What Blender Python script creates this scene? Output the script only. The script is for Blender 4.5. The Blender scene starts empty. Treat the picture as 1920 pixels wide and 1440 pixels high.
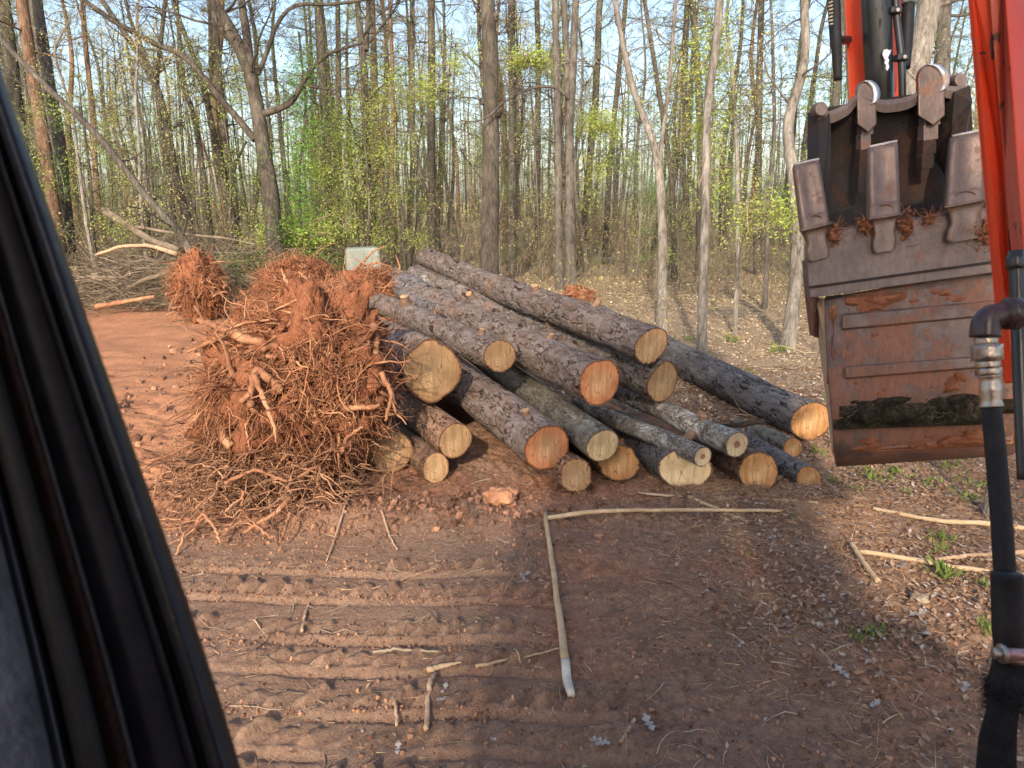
import bpy, math, random
import numpy as np
from mathutils import Vector, Matrix
random.seed(7); RNG = np.random.default_rng(7)
R = math.radians
SC = bpy.context.scene
COL = SC.collection

# ------------------------------------------------------------------ camera
H, PITCH, F = 2.1, R(14.5), 1331.0
cam_d = bpy.data.cameras.new('camera'); cam = bpy.data.objects.new('camera', cam_d); COL.objects.link(cam)
cam.location = (0, 0, H); cam.rotation_euler = (math.pi/2 - PITCH, 0, 0)
cam_d.sensor_width = 36; cam_d.lens = F/1920*36; cam_d.clip_start = .02; cam_d.clip_end = 2000
cam_d.dof.use_dof = True; cam_d.dof.focus_distance = 6.0; cam_d.dof.aperture_fstop = 8.0
SC.camera = cam
# ------------------------------------------------------------------ sky, sun, exposure
EL, AZ = R(28), R(10)
S = Vector((-math.sin(AZ)*math.cos(EL), -math.cos(AZ)*math.cos(EL), math.sin(EL)))
W = bpy.data.worlds.new('World'); SC.world = W; W.use_nodes = True
wn = W.node_tree; bg = wn.nodes['Background']; sky = wn.nodes.new('ShaderNodeTexSky')
sky.sky_type = 'NISHITA'; sky.sun_disc = False; sky.sun_elevation = EL; sky.sun_rotation = math.pi + AZ
sky.air_density = 1.0; sky.dust_density = 2.5; sky.ozone_density = 1.0
wn.links.new(sky.outputs[0], bg.inputs[0]); bg.inputs[1].default_value = .15
sd = bpy.data.lights.new('sun', 'SUN'); sun = bpy.data.objects.new('sun', sd); COL.objects.link(sun)
sd.energy = 2.9; sd.angle = R(1.6); sd.color = (1, .85, .66)
sun.rotation_euler = (-S).to_track_quat('-Z', 'Y').to_euler()
SC.view_settings.view_transform = 'Standard'; SC.view_settings.look = 'None'
SC.view_settings.exposure = 1.1; SC.view_settings.gamma = 1; SC.view_settings.use_curve_mapping = False
SC.cycles.use_denoising = True
SC.cycles.max_bounces = 6; SC.cycles.transparent_max_bounces = 8

CP, SP = math.cos(PITCH), math.sin(PITCH)
def P(px, py, f):
    "the world point seen at photo pixel px,py at f metres along the view axis"
    u, v = (px-960)/F, (720-py)/F
    return Vector((u*f, f*(CP+v*SP), H+f*(-SP+v*CP)))
def G(px, py, z=0.0):
    v = (720-py)/F
    return P(px, py, (H-z)/(SP-v*CP))

# ------------------------------------------------------------------ noise
def _h(ix, iy, iz, s):
    with np.errstate(over='ignore'):
        n = (ix.astype(np.int64)*374761393 + iy.astype(np.int64)*668265263 + iz.astype(np.int64)*2147483647*3 + s*974634777) & 0xffffffff
        n = ((n ^ (n >> 13))*1274126177) & 0xffffffff
        n = ((n ^ (n >> 16))*2246822519) & 0xffffffff
        return ((n ^ (n >> 15)) & 0xffffff)/float(0xffffff)
def vn2(x, y, s=0):
    ix, iy = np.floor(x), np.floor(y); fx, fy = x-ix, y-iy
    fx = fx*fx*(3-2*fx); fy = fy*fy*(3-2*fy); z = np.zeros_like(ix)
    a, b, c, d = _h(ix, iy, z, s), _h(ix+1, iy, z, s), _h(ix, iy+1, z, s), _h(ix+1, iy+1, z, s)
    return (a+(b-a)*fx)*(1-fy) + (c+(d-c)*fx)*fy
def fbm(x, y, o=4, s=0):
    t, a, n = 0, .5, 0
    for k in range(o):
        t = t + a*vn2(x, y, s+k*17); n += a; a *= .5; x = x*2.03+11.3; y = y*2.03+5.7
    return t/n
def vn3(p, s=0):
    i = np.floor(p); f = p-i; f = f*f*(3-2*f); r = 0
    for dx in (0, 1):
        for dy in (0, 1):
            for dz in (0, 1):
                w = (f[:, 0] if dx else 1-f[:, 0])*(f[:, 1] if dy else 1-f[:, 1])*(f[:, 2] if dz else 1-f[:, 2])
                r = r + w*_h(i[:, 0]+dx, i[:, 1]+dy, i[:, 2]+dz, s)
    return r
def worley(p, s=0):
    i = np.floor(p); f1 = np.full(len(p), 9.); f2 = np.full(len(p), 9.); cid = np.zeros(len(p))
    for dx in (-1, 0, 1):
        for dy in (-1, 0, 1):
            for dz in (-1, 0, 1):
                c = i+np.array([dx, dy, dz])
                q = np.stack([_h(c[:, 0], c[:, 1], c[:, 2], s+k) for k in (1, 2, 3)], 1)+c
                d = np.linalg.norm(q-p, axis=1)
                m = d < f1; f2 = np.where(m, f1, np.minimum(f2, d)); cid = np.where(m, q[:, 0]*7.13+q[:, 1]*3.7, cid); f1 = np.where(m, d, f1)
    return f1, f2, np.mod(cid, 1)
def ss(a, b, x):
    t = np.clip((x-a)/(b-a), 0, 1); return t*t*(3-2*t)

# ------------------------------------------------------------------ mesh builder
class MB:
    def __init__(s): s.v = []; s.f = []; s.m = []; s.n = 0; s.a = []
    def add(s, v, f, mi=0):
        v = np.asarray(v, float).reshape(-1, 3)
        for fa in (f if isinstance(f, list) else [f]):
            fa = np.asarray(fa, int)
            if len(fa): s.f.append(fa+s.n); s.m.append(np.full(len(fa), mi))
        s.v.append(v); s.n += len(v)
    def build(s, name, mats, parent=None, smooth=True, attr=None):
        V = np.concatenate(s.v) if s.v else np.zeros((0, 3))
        me = bpy.data.meshes.new(name); me.vertices.add(len(V)); me.vertices.foreach_set('co', V.ravel())
        tot = np.concatenate([np.full(len(f), f.shape[1]) for f in s.f]); li = np.concatenate([f.ravel() for f in s.f])
        me.loops.add(len(li)); me.loops.foreach_set('vertex_index', li)
        me.polygons.add(len(tot)); me.polygons.foreach_set('loop_start', np.concatenate([[0], np.cumsum(tot)[:-1]]))
        me.polygons.foreach_set('loop_total', tot)
        me.polygons.foreach_set('material_index', np.concatenate(s.m).astype(np.int32))
        if attr is not None:
            for k, (ty, val) in attr.items():
                at = me.attributes.new(k, ty, 'POINT')
                at.data.foreach_set('color' if ty == 'FLOAT_COLOR' else 'value', np.asarray(val, float).ravel())
        me.update(calc_edges=True); me.validate()
        me.polygons.foreach_set('use_smooth', np.full(len(me.polygons), smooth))
        for m in (mats if isinstance(mats, (list, tuple)) else [mats]): me.materials.append(m)
        o = bpy.data.objects.new(name, me); COL.objects.link(o)
        if parent: o.parent = parent
        return o
    # shapes
    def grid(s, A, mi=0, wrapu=False):
        "A[nu,nv,3]"
        nu, nv = A.shape[:2]; idx = np.arange(nu*nv).reshape(nu, nv)
        if wrapu: idx = np.vstack([idx, idx[:1]])
        q = np.stack([idx[:-1, :-1], idx[1:, :-1], idx[1:, 1:], idx[:-1, 1:]], -1).reshape(-1, 4)
        s.add(A.reshape(-1, 3), q, mi)
    def tubes(s, Pt, Rd, n=6, mi=0, cap=False):
        Pt = np.asarray(Pt, float); Rd = np.asarray(Rd, float)
        if Pt.ndim == 2: Pt = Pt[None]; Rd = Rd[None]
        M, K = Pt.shape[:2]
        T = np.gradient(Pt, axis=1); T /= np.linalg.norm(T, axis=2, keepdims=True)+1e-9
        av = Pt[:, -1]-Pt[:, 0]; ref = np.zeros((M, 3)); ref[np.arange(M), np.argmin(np.abs(av), axis=1)] = 1
        U = np.cross(T, ref[:, None, :]); U /= np.linalg.norm(U, axis=2, keepdims=True)+1e-9
        V = np.cross(T, U); th = np.arange(n)*2*math.pi/n
        ring = Pt[:, :, None, :]+Rd[:, :, None, None]*(U[:, :, None, :]*np.cos(th)[None, None, :, None]+V[:, :, None, :]*np.sin(th)[None, None, :, None])
        idx = np.arange(M*K*n).reshape(M, K, n); nx = np.roll(idx, -1, axis=2)
        q = np.stack([idx[:, :-1], nx[:, :-1], nx[:, 1:], idx[:, 1:]], -1).reshape(-1, 4)
        fs = [q]
        if cap: fs += [idx[:, 0, ::-1].reshape(-1, n), idx[:, -1].reshape(-1, n)]
        s.add(ring, fs, mi)
    def leaves(s, C, L, up=0.0, mi=0, wid=.5, D=None):
        N = len(C); L = np.broadcast_to(np.asarray(L, float), (N,))[:, None]
        d = RNG.normal(size=(N, 3)) if D is None else D; d[:, 2] *= (1-up); d /= np.linalg.norm(d, axis=1, keepdims=True)+1e-9
        k = RNG.normal(size=(N, 3)); k[:, :2] *= (1-up); k[:, 2] += up*3; w = np.cross(d, k); w /= np.linalg.norm(w, axis=1, keepdims=True)+1e-9
        nn = np.cross(w, d); fold = RNG.uniform(.0, .35, (N, 1)); c = RNG.uniform(.35, .6, (N, 1))
        v = np.stack([C, C+d*L*c+w*L*wid*.5+nn*L*fold*.5, C+d*L, C+d*L*c-w*L*wid*.5+nn*L*fold*.5], 1)
        i = np.arange(N*4).reshape(N, 4)
        s.add(v, np.concatenate([i[:, [0, 1, 2]], i[:, [0, 2, 3]]]), mi)
    def spikes(s, B, D, L, wd, mi=0):
        N = len(B); L = np.broadcast_to(L, (N,))[:, None]; w = np.cross(D, RNG.normal(size=(N, 3))); w /= np.linalg.norm(w, axis=1, keepdims=True)+1e-9
        v = np.stack([B-w*wd/2, B+w*wd/2, B+D*L], 1); i = np.arange(N*3).reshape(N, 3); s.add(v, i, mi)
    def hull8(s, c, mi=0):
        "box from 8 corners: bottom 4 then top 4 (same order)"
        s.add([tuple(x) for x in c], np.array([[3, 2, 1, 0], [4, 5, 6, 7], [0, 1, 5, 4], [1, 2, 6, 5], [2, 3, 7, 6], [3, 0, 4, 7]]), mi)
    def box(s, lo, hi, mi=0):
        x0, y0, z0 = lo; x1, y1, z1 = hi
        s.hull8([(x0, y0, z0), (x1, y0, z0), (x1, y1, z0), (x0, y1, z0), (x0, y0, z1), (x1, y0, z1), (x1, y1, z1), (x0, y1, z1)], mi)
    def prism(s, front, back, mi=0):
        n = len(front); v = [tuple(p) for p in front]+[tuple(p) for p in back]
        i = np.arange(n); j = np.roll(i, -1)
        s.add(v, [i[None, :], (i[::-1]+n)[None, :], np.stack([j, i, i+n, j+n], 1)], mi)

def wander(S0, D0, L, K=6, jit=.25, grav=0.0):
    M = len(S0); D = D0/(np.linalg.norm(D0, axis=1, keepdims=True)+1e-9); out = [S0]; p = S0; st = (np.asarray(L)/(K-1))[:, None]
    for k in range(K-1):
        p = p+D*st; out.append(p)
        D = D+RNG.normal(size=(M, 3))*jit; D[:, 2] += grav; D /= np.linalg.norm(D, axis=1, keepdims=True)
    return np.stack(out, 1)
def taper(r0, r1, K, M=None):
    t = np.linspace(0, 1, K)[None, :]; r0 = np.asarray(r0, float).reshape(-1, 1); return r0*(1-t)+np.asarray(r1, float).reshape(-1, 1)*t if not np.isscalar(r1) else r0*(1-t)+r1*t
def resample(pts, rad, K):
    pts = np.array([tuple(p) for p in pts], float); rad = np.array(rad, float)
    d = np.concatenate([[0], np.cumsum(np.linalg.norm(np.diff(pts, axis=0), axis=1))]); t = np.linspace(0, d[-1], K)
    # catmull-ish smoothing by interpolation then averaging
    q = np.stack([np.interp(t, d, pts[:, k]) for k in range(3)], 1); r = np.interp(t, d, rad)
    for _ in range(max(1, K//12)):
        q[1:-1] = (q[:-2]+2*q[1:-1]+q[2:])/4; r[1:-1] = (r[:-2]+2*r[1:-1]+r[2:])/4
    return q, r

def tag(o, label=None, cat=None, group=None, kind=None):
    if label: o['label'] = label
    if cat: o['category'] = cat
    if group: o['group'] = group
    if kind: o['kind'] = kind
    return o
def empty(name, loc=(0, 0, 0)):
    o = bpy.data.objects.new(name, None); COL.objects.link(o); o.location = loc; o.empty_display_size = .1; return o
def bevel(o, w=.004, seg=2, ang=35):
    m = o.modifiers.new('bevel', 'BEVEL'); m.width = w; m.segments = seg; m.limit_method = 'ANGLE'; m.angle_limit = R(ang); return o

# ------------------------------------------------------------------ materials
class NT:
    def __init__(s, name, rough=.8, metal=0, spec=.3):
        s.m = bpy.data.materials.new(name); s.m.use_nodes = True; s.t = s.m.node_tree; s.b = s.t.nodes['Principled BSDF']
        s.b.inputs['Roughness'].default_value = rough; s.b.inputs['Metallic'].default_value = metal; s.b.inputs['Specular IOR Level'].default_value = spec
    def n(s, ty, **kw):
        n = s.t.nodes.new(ty)
        for k, v in kw.items(): setattr(n, k, v)
        return n
    def l(s, a, b): s.t.links.new(a, b)
    def co(s, scale=(1, 1, 1), kind='Object'):
        c = s.n('ShaderNodeTexCoord'); m = s.n('ShaderNodeMapping'); m.inputs['Scale'].default_value = scale; s.l(c.outputs[kind], m.inputs[0]); return m.outputs[0]
    def noise(s, sc, det=4, rough=.6, vec=None, dist=0):
        n = s.n('ShaderNodeTexNoise'); n.inputs['Scale'].default_value = sc; n.inputs['Detail'].default_value = det; n.inputs['Roughness'].default_value = rough
        n.inputs['Distortion'].default_value = dist
        s.l(vec if vec is not None else s.co(), n.inputs['Vector']); return n.outputs['Fac']
    def vor(s, sc, vec=None, feat='F1', out='Distance'):
        n = s.n('ShaderNodeTexVoronoi', feature=feat); n.inputs['Scale'].default_value = sc; s.l(vec if vec is not None else s.co(), n.inputs['Vector']); return n.outputs[out]
    def ramp(s, fac, stops, interp='LINEAR'):
        r = s.n('ShaderNodeValToRGB'); r.color_ramp.interpolation = interp; e = r.color_ramp.elements
        while len(e) < len(stops): e.new(.5)
        for i, (p, c) in enumerate(stops): e[i].position = p; e[i].color = (*c, 1) if len(c) == 3 else c
        s.l(fac, r.inputs[0]); return r.outputs[0]
    def step(s, fac, a, b):
        m = s.n('ShaderNodeMapRange'); m.inputs[1].default_value = a; m.inputs[2].default_value = b; s.l(fac, m.inputs[0]); return m.outputs[0]
    def mix(s, fac, a, b, mode='MIX'):
        m = s.n('ShaderNodeMix', data_type='RGBA', blend_type=mode)
        for i, x in ((0, fac), (6, a), (7, b)):
            if isinstance(x, (int, float)): m.inputs[i].default_value = x
            elif isinstance(x, tuple): m.inputs[i].default_value = (*x, 1)
            else: s.l(x, m.inputs[i])
        return m.outputs[2]
    def math(s, op, a, b=0):
        m = s.n('ShaderNodeMath', operation=op)
        for i, x in ((0, a), (1, b)):
            if isinstance(x, (int, float)): m.inputs[i].default_value = x
            else: s.l(x, m.inputs[i])
        return m.outputs[0]
    def attr(s, name, out='Fac'):
        a = s.n('ShaderNodeAttribute'); a.attribute_name = name; return a.outputs[out]
    def island(s):
        return s.n('ShaderNodeNewGeometry').outputs['Random Per Island']
    def objrand(s):
        return s.n('ShaderNodeObjectInfo').outputs['Random']
    def color(s, c):
        if isinstance(c, tuple): s.b.inputs['Base Color'].default_value = (*c, 1)
        else: s.l(c, s.b.inputs['Base Color'])
        return s
    def rough(s, r): s.l(r, s.b.inputs['Roughness']); return s
    def bump(s, h, st=.5, d=.01):
        b = s.n('ShaderNodeBump'); b.inputs['Strength'].default_value = st; b.inputs['Distance'].default_value = d; s.l(h, b.inputs['Height']); s.l(b.outputs[0], s.b.inputs['Normal']); return s
    def transl(s, col, f=.4):
        t = s.n('ShaderNodeBsdfTranslucent'); s.l(col, t.inputs[0]) if not isinstance(col, tuple) else None
        if isinstance(col, tuple): t.inputs[0].default_value = (*col, 1)
        m = s.n('ShaderNodeMixShader'); m.inputs[0].default_value = f; s.l(s.b.outputs[0], m.inputs[1]); s.l(t.outputs[0], m.inputs[2])
        s.l(m.outputs[0], s.t.nodes['Material Output'].inputs[0]); return s

# ground
g = NT('ground_soil', .95, spec=.15)
gc = g.attr('soil', 'Color'); n1 = g.noise(3, 6, .65); n2 = g.noise(45, 5, .7); n3 = g.noise(220, 3, .7)
c = g.mix(.75, gc, g.ramp(n2, [(.25, (.45, .42, .42)), (.5, (1, 1, 1)), (.78, (1.5, 1.5, 1.45))]), 'MULTIPLY')
c = g.mix(.5, c, g.ramp(n1, [(.3, (.65, .6, .6)), (.7, (1.3, 1.3, 1.3))]), 'MULTIPLY')
g.color(c); g.bump(g.math('ADD', n2, g.math('MULTIPLY', n3, .5)), .9, .022); M_GROUND = g.m

def bark_log(name, plate, plate2, crack, lich=None, stretch=.4, bsc=60, lo=.46):
    m = NT(name, .85, spec=.25); v = m.co((1, 1, stretch)); h = m.attr('h')
    a = m.noise(14, 5, .65, v); b = m.noise(bsc, 6, .75, v)
    pc = m.mix(m.step(a, .35, .65), plate, plate2)
    if lich: pc = m.mix(m.step(m.noise(7, 5, .7, v, .6), lo, lo+.12), pc, lich)
    pc = m.mix(.5, pc, m.ramp(b, [(.25, (.35, .33, .32)), (.5, (.95, .95, .95)), (.75, (1.7, 1.7, 1.75))]), 'MULTIPLY')
    pc = m.mix(.75, pc, m.ramp(h, [(.35, (.42, .38, .36)), (.95, (1.3, 1.3, 1.32))]), 'MULTIPLY'); pc = m.mix(m.step(m.noise(5, 6, .7, v, 1.2), .66, .70), pc, (.30, .15, .075)); c = m.mix(m.step(m.math('ADD', h, m.math('MULTIPLY', b, .40)), .34, .62), crack, pc)
    c = m.mix(1, c, m.ramp(m.objrand(), [(0, (.72, .70, .68)), (1, (1.15, 1.1, 1.05))]), 'MULTIPLY'); c = m.mix(m.math('MULTIPLY', m.step(m.noise(3, 5, .65), .55, .70), .55), c, (.20, .115, .07))
    m.color(c); m.bump(m.math('ADD', b, m.math('MULTIPLY', m.noise(bsc*3, 3, .7, v), .3)), .7, .012); return m.m
B_PINE = bark_log('pine_bark', (.215, .19, .183), (.155, .11, .088), (.035, .022, .018))
B_PINE_RED = bark_log('red_pine_bark', (.27, .175, .125), (.17, .105, .075), (.035, .018, .013))
B_PINE_L = bark_log('lichened_pine_bark', (.235, .215, .21), (.16, .12, .10), (.045, .03, .024), (.33, .35, .34), .45, 60, .56)
B_OAK = bark_log('dark_oak_bark', (.19, .185, .195), (.125, .11, .10), (.025, .02, .019), (.27, .28, .27), .22, 80, .60)
B_MAPLE = bark_log('grey_maple_bark', (.20, .19, .16), (.13, .115, .09), (.055, .045, .035), (.27, .31, .26), .5, 70, .54)
B_LICH = bark_log('lichen_bark', (.24, .225, .20), (.10, .09, .078), (.06, .05, .045), (.42, .43, .40), .7, 60, .47)

def cutwood(name, core, outer, rim, dark, ringk=52, sawk=0.5, heart=None):
    m = NT(name, .75, spec=.2); co = m.co(); sep = m.n('ShaderNodeSeparateXYZ')
    wob = m.n('ShaderNodeTexNoise'); wob.inputs['Scale'].default_value = 5; m.l(co, wob.inputs['Vector'])
    mx = m.n('ShaderNodeVectorMath', operation='MULTIPLY_ADD'); m.l(wob.outputs['Color'], mx.inputs[0]); mx.inputs[1].default_value = (.03, .03, 0); m.l(co, mx.inputs[2])
    m.l(mx.outputs[0], sep.inputs[0])
    r = m.math('SQRT', m.math('ADD', m.math('POWER', m.math('ABSOLUTE', m.math('ADD', sep.outputs[0], -.02)), 2), m.math('POWER', m.math('ABSOLUTE', m.math('ADD', sep.outputs[1], -.015)), 2)))
    ring = m.math('SINE', m.math('ADD', m.math('MULTIPLY', r, ringk*6.28/1.0), m.math('MULTIPLY', m.noise(9, 2), 3)))
    rr = m.attr('rr')                       # 0 centre .. 1 bark
    c = m.mix(m.step(rr, .2, .75), core, outer)
    if heart: c = m.mix(m.step(m.math('ADD', rr, m.math('MULTIPLY', m.noise(14, 3), .1)), .36, .32), c, heart)
    c = m.mix(m.math('MULTIPLY', m.step(ring, .0, .95), m.step(m.noise(12, 3), .2, .75)), c, m.mix(.45, c, dark))
    saw = m.noise(1, 5, .7, m.co((28, 3, 1)))
    c = m.mix(sawk, c, m.ramp(saw, [(.33, (.52, .46, .40)), (.62, (1.25, 1.22, 1.18))]), 'MULTIPLY')
    bl = m.noise(6, 4, .6); c = m.mix(.6, c, m.ramp(bl, [(.32, (.50, .42, .34)), (.62, (1.2, 1.2, 1.2))]), 'MULTIPLY')
    ang = m.vor(13, m.co((1, .35, 1)), 'DISTANCE_TO_EDGE'); c = m.mix(m.math('MULTIPLY', m.step(ang, .02, .004), m.step(m.noise(9, 2), .50, .56)), c, (.12, .06, .03))
    c = m.mix(m.step(m.math('ADD', rr, m.math('MULTIPLY', m.noise(30, 4), .12)), .975, 1.01), c, rim)
    orr = m.objrand(); c = m.mix(.8, c, m.ramp(orr, [(0, (.68, .66, .64)), (.5, (.95, .93, .9)), (1, (1.12, 1.1, 1.08))]), 'MULTIPLY')
    m.color(c); m.bump(m.math('ADD', saw, m.math('MULTIPLY', ring, .25)), .35, .004); return m.m
W_ORANGE = cutwood('sunlit_orange_wood', (.56, .36, .21), (.52, .24, .12), (.22, .08, .035), (.34, .12, .05))  # pine end grain with the sunlight put into its orange
W_TAN = cutwood('shaded_tan_pine_wood', (.41, .29, .17), (.36, .235, .13), (.13, .06, .03), (.17, .08, .04))  # pine end grain again, coloured as it looks in shade
W_PALE = cutwood('pale_maple_wood', (.62, .48, .29), (.62, .49, .30), (.16, .09, .06), (.44, .31, .18), 48, .45)
W_HEART = cutwood('pale_wood_with_brown_heart', (.58, .47, .31), (.58, .47, .31), (.14, .09, .06), (.46, .34, .21), 60, .3, (.28, .15, .07))
W_OAK = cutwood('oak_wood', (.50, .32, .16), (.40, .21, .09), (.11, .06, .035), (.30, .17, .07), 44, .65)

def simple(name, cols, sc=6, rough=.85, bumpd=.01, bsc=40, spec=.25, isl=False, stretch=(1, 1, 1), metal=0, bs=.6):
    m = NT(name, rough, metal, spec); v = m.co(stretch); a = m.noise(sc, 5, .65, v)
    k = len(cols); c = m.ramp(m.step(a, .3, .7), [(i/(max(k-1, 1)), cc) for i, cc in enumerate(cols)])
    if isl: c = m.mix(.85, c, m.ramp(m.island(), [(0, (.35, .33, .32)), (.6, (1, 1, 1)), (1, (1.8, 1.75, 1.65))]), 'MULTIPLY')
    b = m.noise(bsc, 5, .7, v); c = m.mix(.45, c, m.ramp(b, [(.3, (.5, .5, .5)), (.7, (1.4, 1.4, 1.4))]), 'MULTIPLY')
    m.color(c); m.bump(b, bs, bumpd); return m.m
M_ROOT = simple('root_bark', [(.13, .055, .028), (.30, .14, .075), (.44, .25, .14)], 5, isl=True, bumpd=.006, bsc=60)
M_ROOTF = simple('fine_root_bark', [(.14, .05, .026), (.40, .18, .095)], 3, isl=True, bumpd=.003)
M_ROOTD = simple('grey_root_bark', [(.14, .07, .042), (.36, .20, .12)], 3, isl=True, bumpd=.003)
M_CLAY = simple('red_clay', [(.13, .052, .03), (.31, .125, .066), (.21, .082, .044)], 4, bumpd=.04, bsc=25, rough=.95, spec=.1, bs=1)
M_CLOD = simple('clay_clod', [(.19, .10, .065), (.33, .18, .115)], 3, bumpd=.01, isl=True, rough=.95, spec=.1)
M_STICK = simple('peeled_stick', [(.36, .24, .135), (.56, .41, .26)], 8, bumpd=.003, bsc=60, isl=False)
M_STICKW = simple('split_white_wood', [(.50, .44, .34), (.62, .56, .46)], 8, bumpd=.003)
M_STICKB = simple('barky_stick', [(.30, .19, .12), (.50, .34, .22)], 10, bumpd=.004)
M_TWIG = simple('grey_twigs', [(.20, .15, .10), (.36, .29, .21)], 3, isl=True, bumpd=.003)
M_BRUSH = simple('brush_bark', [(.09, .072, .052), (.26, .205, .15)], 3, isl=True, bumpd=.003)
def tbark(name, cols, sc=7):
    m = NT(name, .9, spec=.15); v = m.co((1, 1, .14)); v2 = m.co((1, 1, .5)); k = len(cols)
    c = m.ramp(m.step(m.noise(2.5, 4, .6, v2), .3, .7), [(i/(k-1), cc) for i, cc in enumerate(cols)]); f = m.noise(17, 5, .75, v, .4)
    c = m.mix(.9, c, m.ramp(f, [(.32, (.30, .28, .27)), (.5, (.9, .9, .9)), (.7, (1.5, 1.5, 1.5))]), 'MULTIPLY'); c = m.mix(.5, c, m.ramp(m.noise(6, 5, .7, v2), [(.3, (.6, .6, .58)), (.7, (1.3, 1.3, 1.3))]), 'MULTIPLY')
    m.color(c); m.bump(m.math('ADD', f, m.math('MULTIPLY', m.noise(50, 4, .7, v), .4)), 1, .06); return m.m
T_DARK = tbark('dark_trunk_bark', [(.06, .05, .042), (.10, .085, .07), (.15, .13, .105)])
T_GREY = tbark('grey_trunk_bark', [(.085, .073, .062), (.145, .128, .11), (.20, .18, .155)])
T_PALE = tbark('pale_trunk_bark', [(.18, .155, .13), (.27, .24, .21), (.36, .335, .30)], 5)
T_RED = tbark('reddish_pine_trunk_bark', [(.11, .065, .045), (.21, .13, .085), (.29, .19, .135)])
def leafm(name, c0, c1, tr=.45, k=1.0):
    m = NT(name, .6, spec=.2); c = m.ramp(m.island(), [(0, c0), (1, c1)]); m.color(c); m.transl(c, tr); return m.m
L_SPRING = leafm('spring_leaves', (.34, .46, .08), (.60, .66, .18))
L_GREEN = leafm('green_leaves', (.10, .26, .035), (.22, .42, .06))
L_PINE = leafm('pine_needles', (.14, .16, .045), (.34, .31, .10), .35)
L_DARKP = leafm('dark_needles', (.07, .10, .035), (.18, .19, .06), .3)
L_BUD = leafm('pale_buds', (.50, .46, .18), (.72, .64, .30), .4)
L_TAN = leafm('dry_leaves', (.30, .20, .11), (.50, .38, .22), .3)
L_UNDER = leafm('undergrowth_leaves', (.20, .19, .07), (.50, .45, .17), .35)
lm = NT('fallen_leaves', .75, spec=.25); lc = lm.ramp(lm.island(), [(0, (.15, .075, .045)), (.3, (.32, .17, .10)), (.55, (.30, .19, .12)), (.85, (.40, .28, .19)), (.98, (.44, .38, .35))])
lm.color(lc); lm.transl(lc, .15); L_FALL = lm.m
lm = NT('sunlit_dry_carpet_leaves', .8, spec=.2); lc = lm.ramp(lm.island(), [(0, (.20, .12, .07)), (.3, (.38, .26, .16)), (.7, (.60, .47, .31)), (1, (.72, .62, .46))]); lm.color(lc); lm.transl(lc, .15); L_FALL2 = lm.m  # paler leaf colours carry the sunlight on the wood's floor
sm = NT('pine_straw', .8, spec=.2); sc_ = sm.ramp(sm.island(), [(0, (.20, .09, .05)), (.6, (.42, .24, .13)), (1, (.60, .44, .28))]); sm.color(sc_); L_STRAW = sm.m
L_WHITE = leafm('bleached_leaf', (.26, .235, .22), (.38, .35, .33), .15)

# machine
def paint(name, base, base2, worn, sc=2.2, th=.60, rough=.42, stretch=(1, 1, .6)):
    m = NT(name, rough, spec=.35); v = m.co(stretch); c = m.mix(m.noise(2, 4), base, base2)
    w = m.step(m.math('ADD', m.noise(sc*4, 7, .7, v), m.math('MULTIPLY', m.noise(70, 4), .08)), th, th+.04); c = m.mix(w, c, worn)
    c = m.mix(m.math('MULTIPLY', m.step(m.noise(9, 6, .75), .45, .75), .35), c, (.30, .17, .11))
    m.color(c); m.rough(m.step(m.noise(12, 5, .7), 0, 1)) if 0 else None
    m.bump(m.noise(90, 3), .12, .003); return m.m
M_ORANGE = paint('orange_red_paint', (.80, .075, .022), (.70, .06, .02), (.07, .045, .04), 4, .70)
M_ORWORN = paint('worn_orange_paint', (.62, .15, .10), (.50, .11, .075), (.085, .06, .05), 5, .60)
M_BLACK = simple('black_paint', [(.012, .013, .015), (.03, .031, .033)], 8, rough=.32, bumpd=.002, spec=.5, bs=.2)
M_RUBBER = simple('black_rubber', [(.012, .012, .013), (.024, .023, .023)], 20, rough=.6, bumpd=.002, bs=.3)
M_SEAL = simple('dull_black_door_seal', [(.011, .012, .015), (.022, .022, .025)], 12, rough=.3, bumpd=.004, bs=.5)
M_DUST = simple('dusty_black_trim', [(.016, .015, .013), (.03, .027, .023)], 12, rough=.6, bumpd=.002, bs=.3)
M_CHIP = simple('white_primer', [(.78, .79, .82), (.82, .82, .85)], 8, bumpd=.001)
def steelmud(name, a, b, mud, th=.5, rough=.5, metal=.35):
    m = NT(name, rough, metal, .4); v = m.co(); c = m.mix(m.step(m.noise(9, 6, .7), .35, .65), a, b)
    d = m.step(m.math('ADD', m.noise(5, 7, .72), m.math('MULTIPLY', m.noise(60, 4), .1)), th, th+.07)
    c = m.mix(d, c, mud); c = m.mix(.5, c, m.ramp(m.noise(1, 5, .7, m.co((70, 70, 6))), [(.3, (.6, .6, .6)), (.7, (1.4, 1.4, 1.4))]), 'MULTIPLY')
    m.color(c); r = m.math('ADD', m.math('MULTIPLY', d, .45), rough); m.rough(r)
    mt = m.math('MULTIPLY', m.math('SUBTRACT', 1.0, d), metal); m.l(mt, m.b.inputs['Metallic'])
    m.bump(m.math('ADD', m.noise(60, 5, .7), m.math('MULTIPLY', d, .6)), .4, .006); return m.m
M_STEEL = steelmud('muddy_bucket_steel', (.155, .108, .09), (.10, .07, .058), (.20, .095, .062), .50)
M_LIP = steelmud('brown_lip_steel', (.17, .125, .11), (.115, .085, .075), (.22, .095, .055), .64, .55)
M_INNER = steelmud('shade_dark_muddy_inner_steel', (.020, .014, .012), (.014, .010, .009), (.04, .02, .014), .55, .8, 0)  # shade inside the bucket is put into this near-black colour
M_TOOTH = steelmud('polished_tooth_steel', (.18, .122, .098), (.115, .078, .063), (.20, .10, .065), .62, .38, .35)
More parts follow.
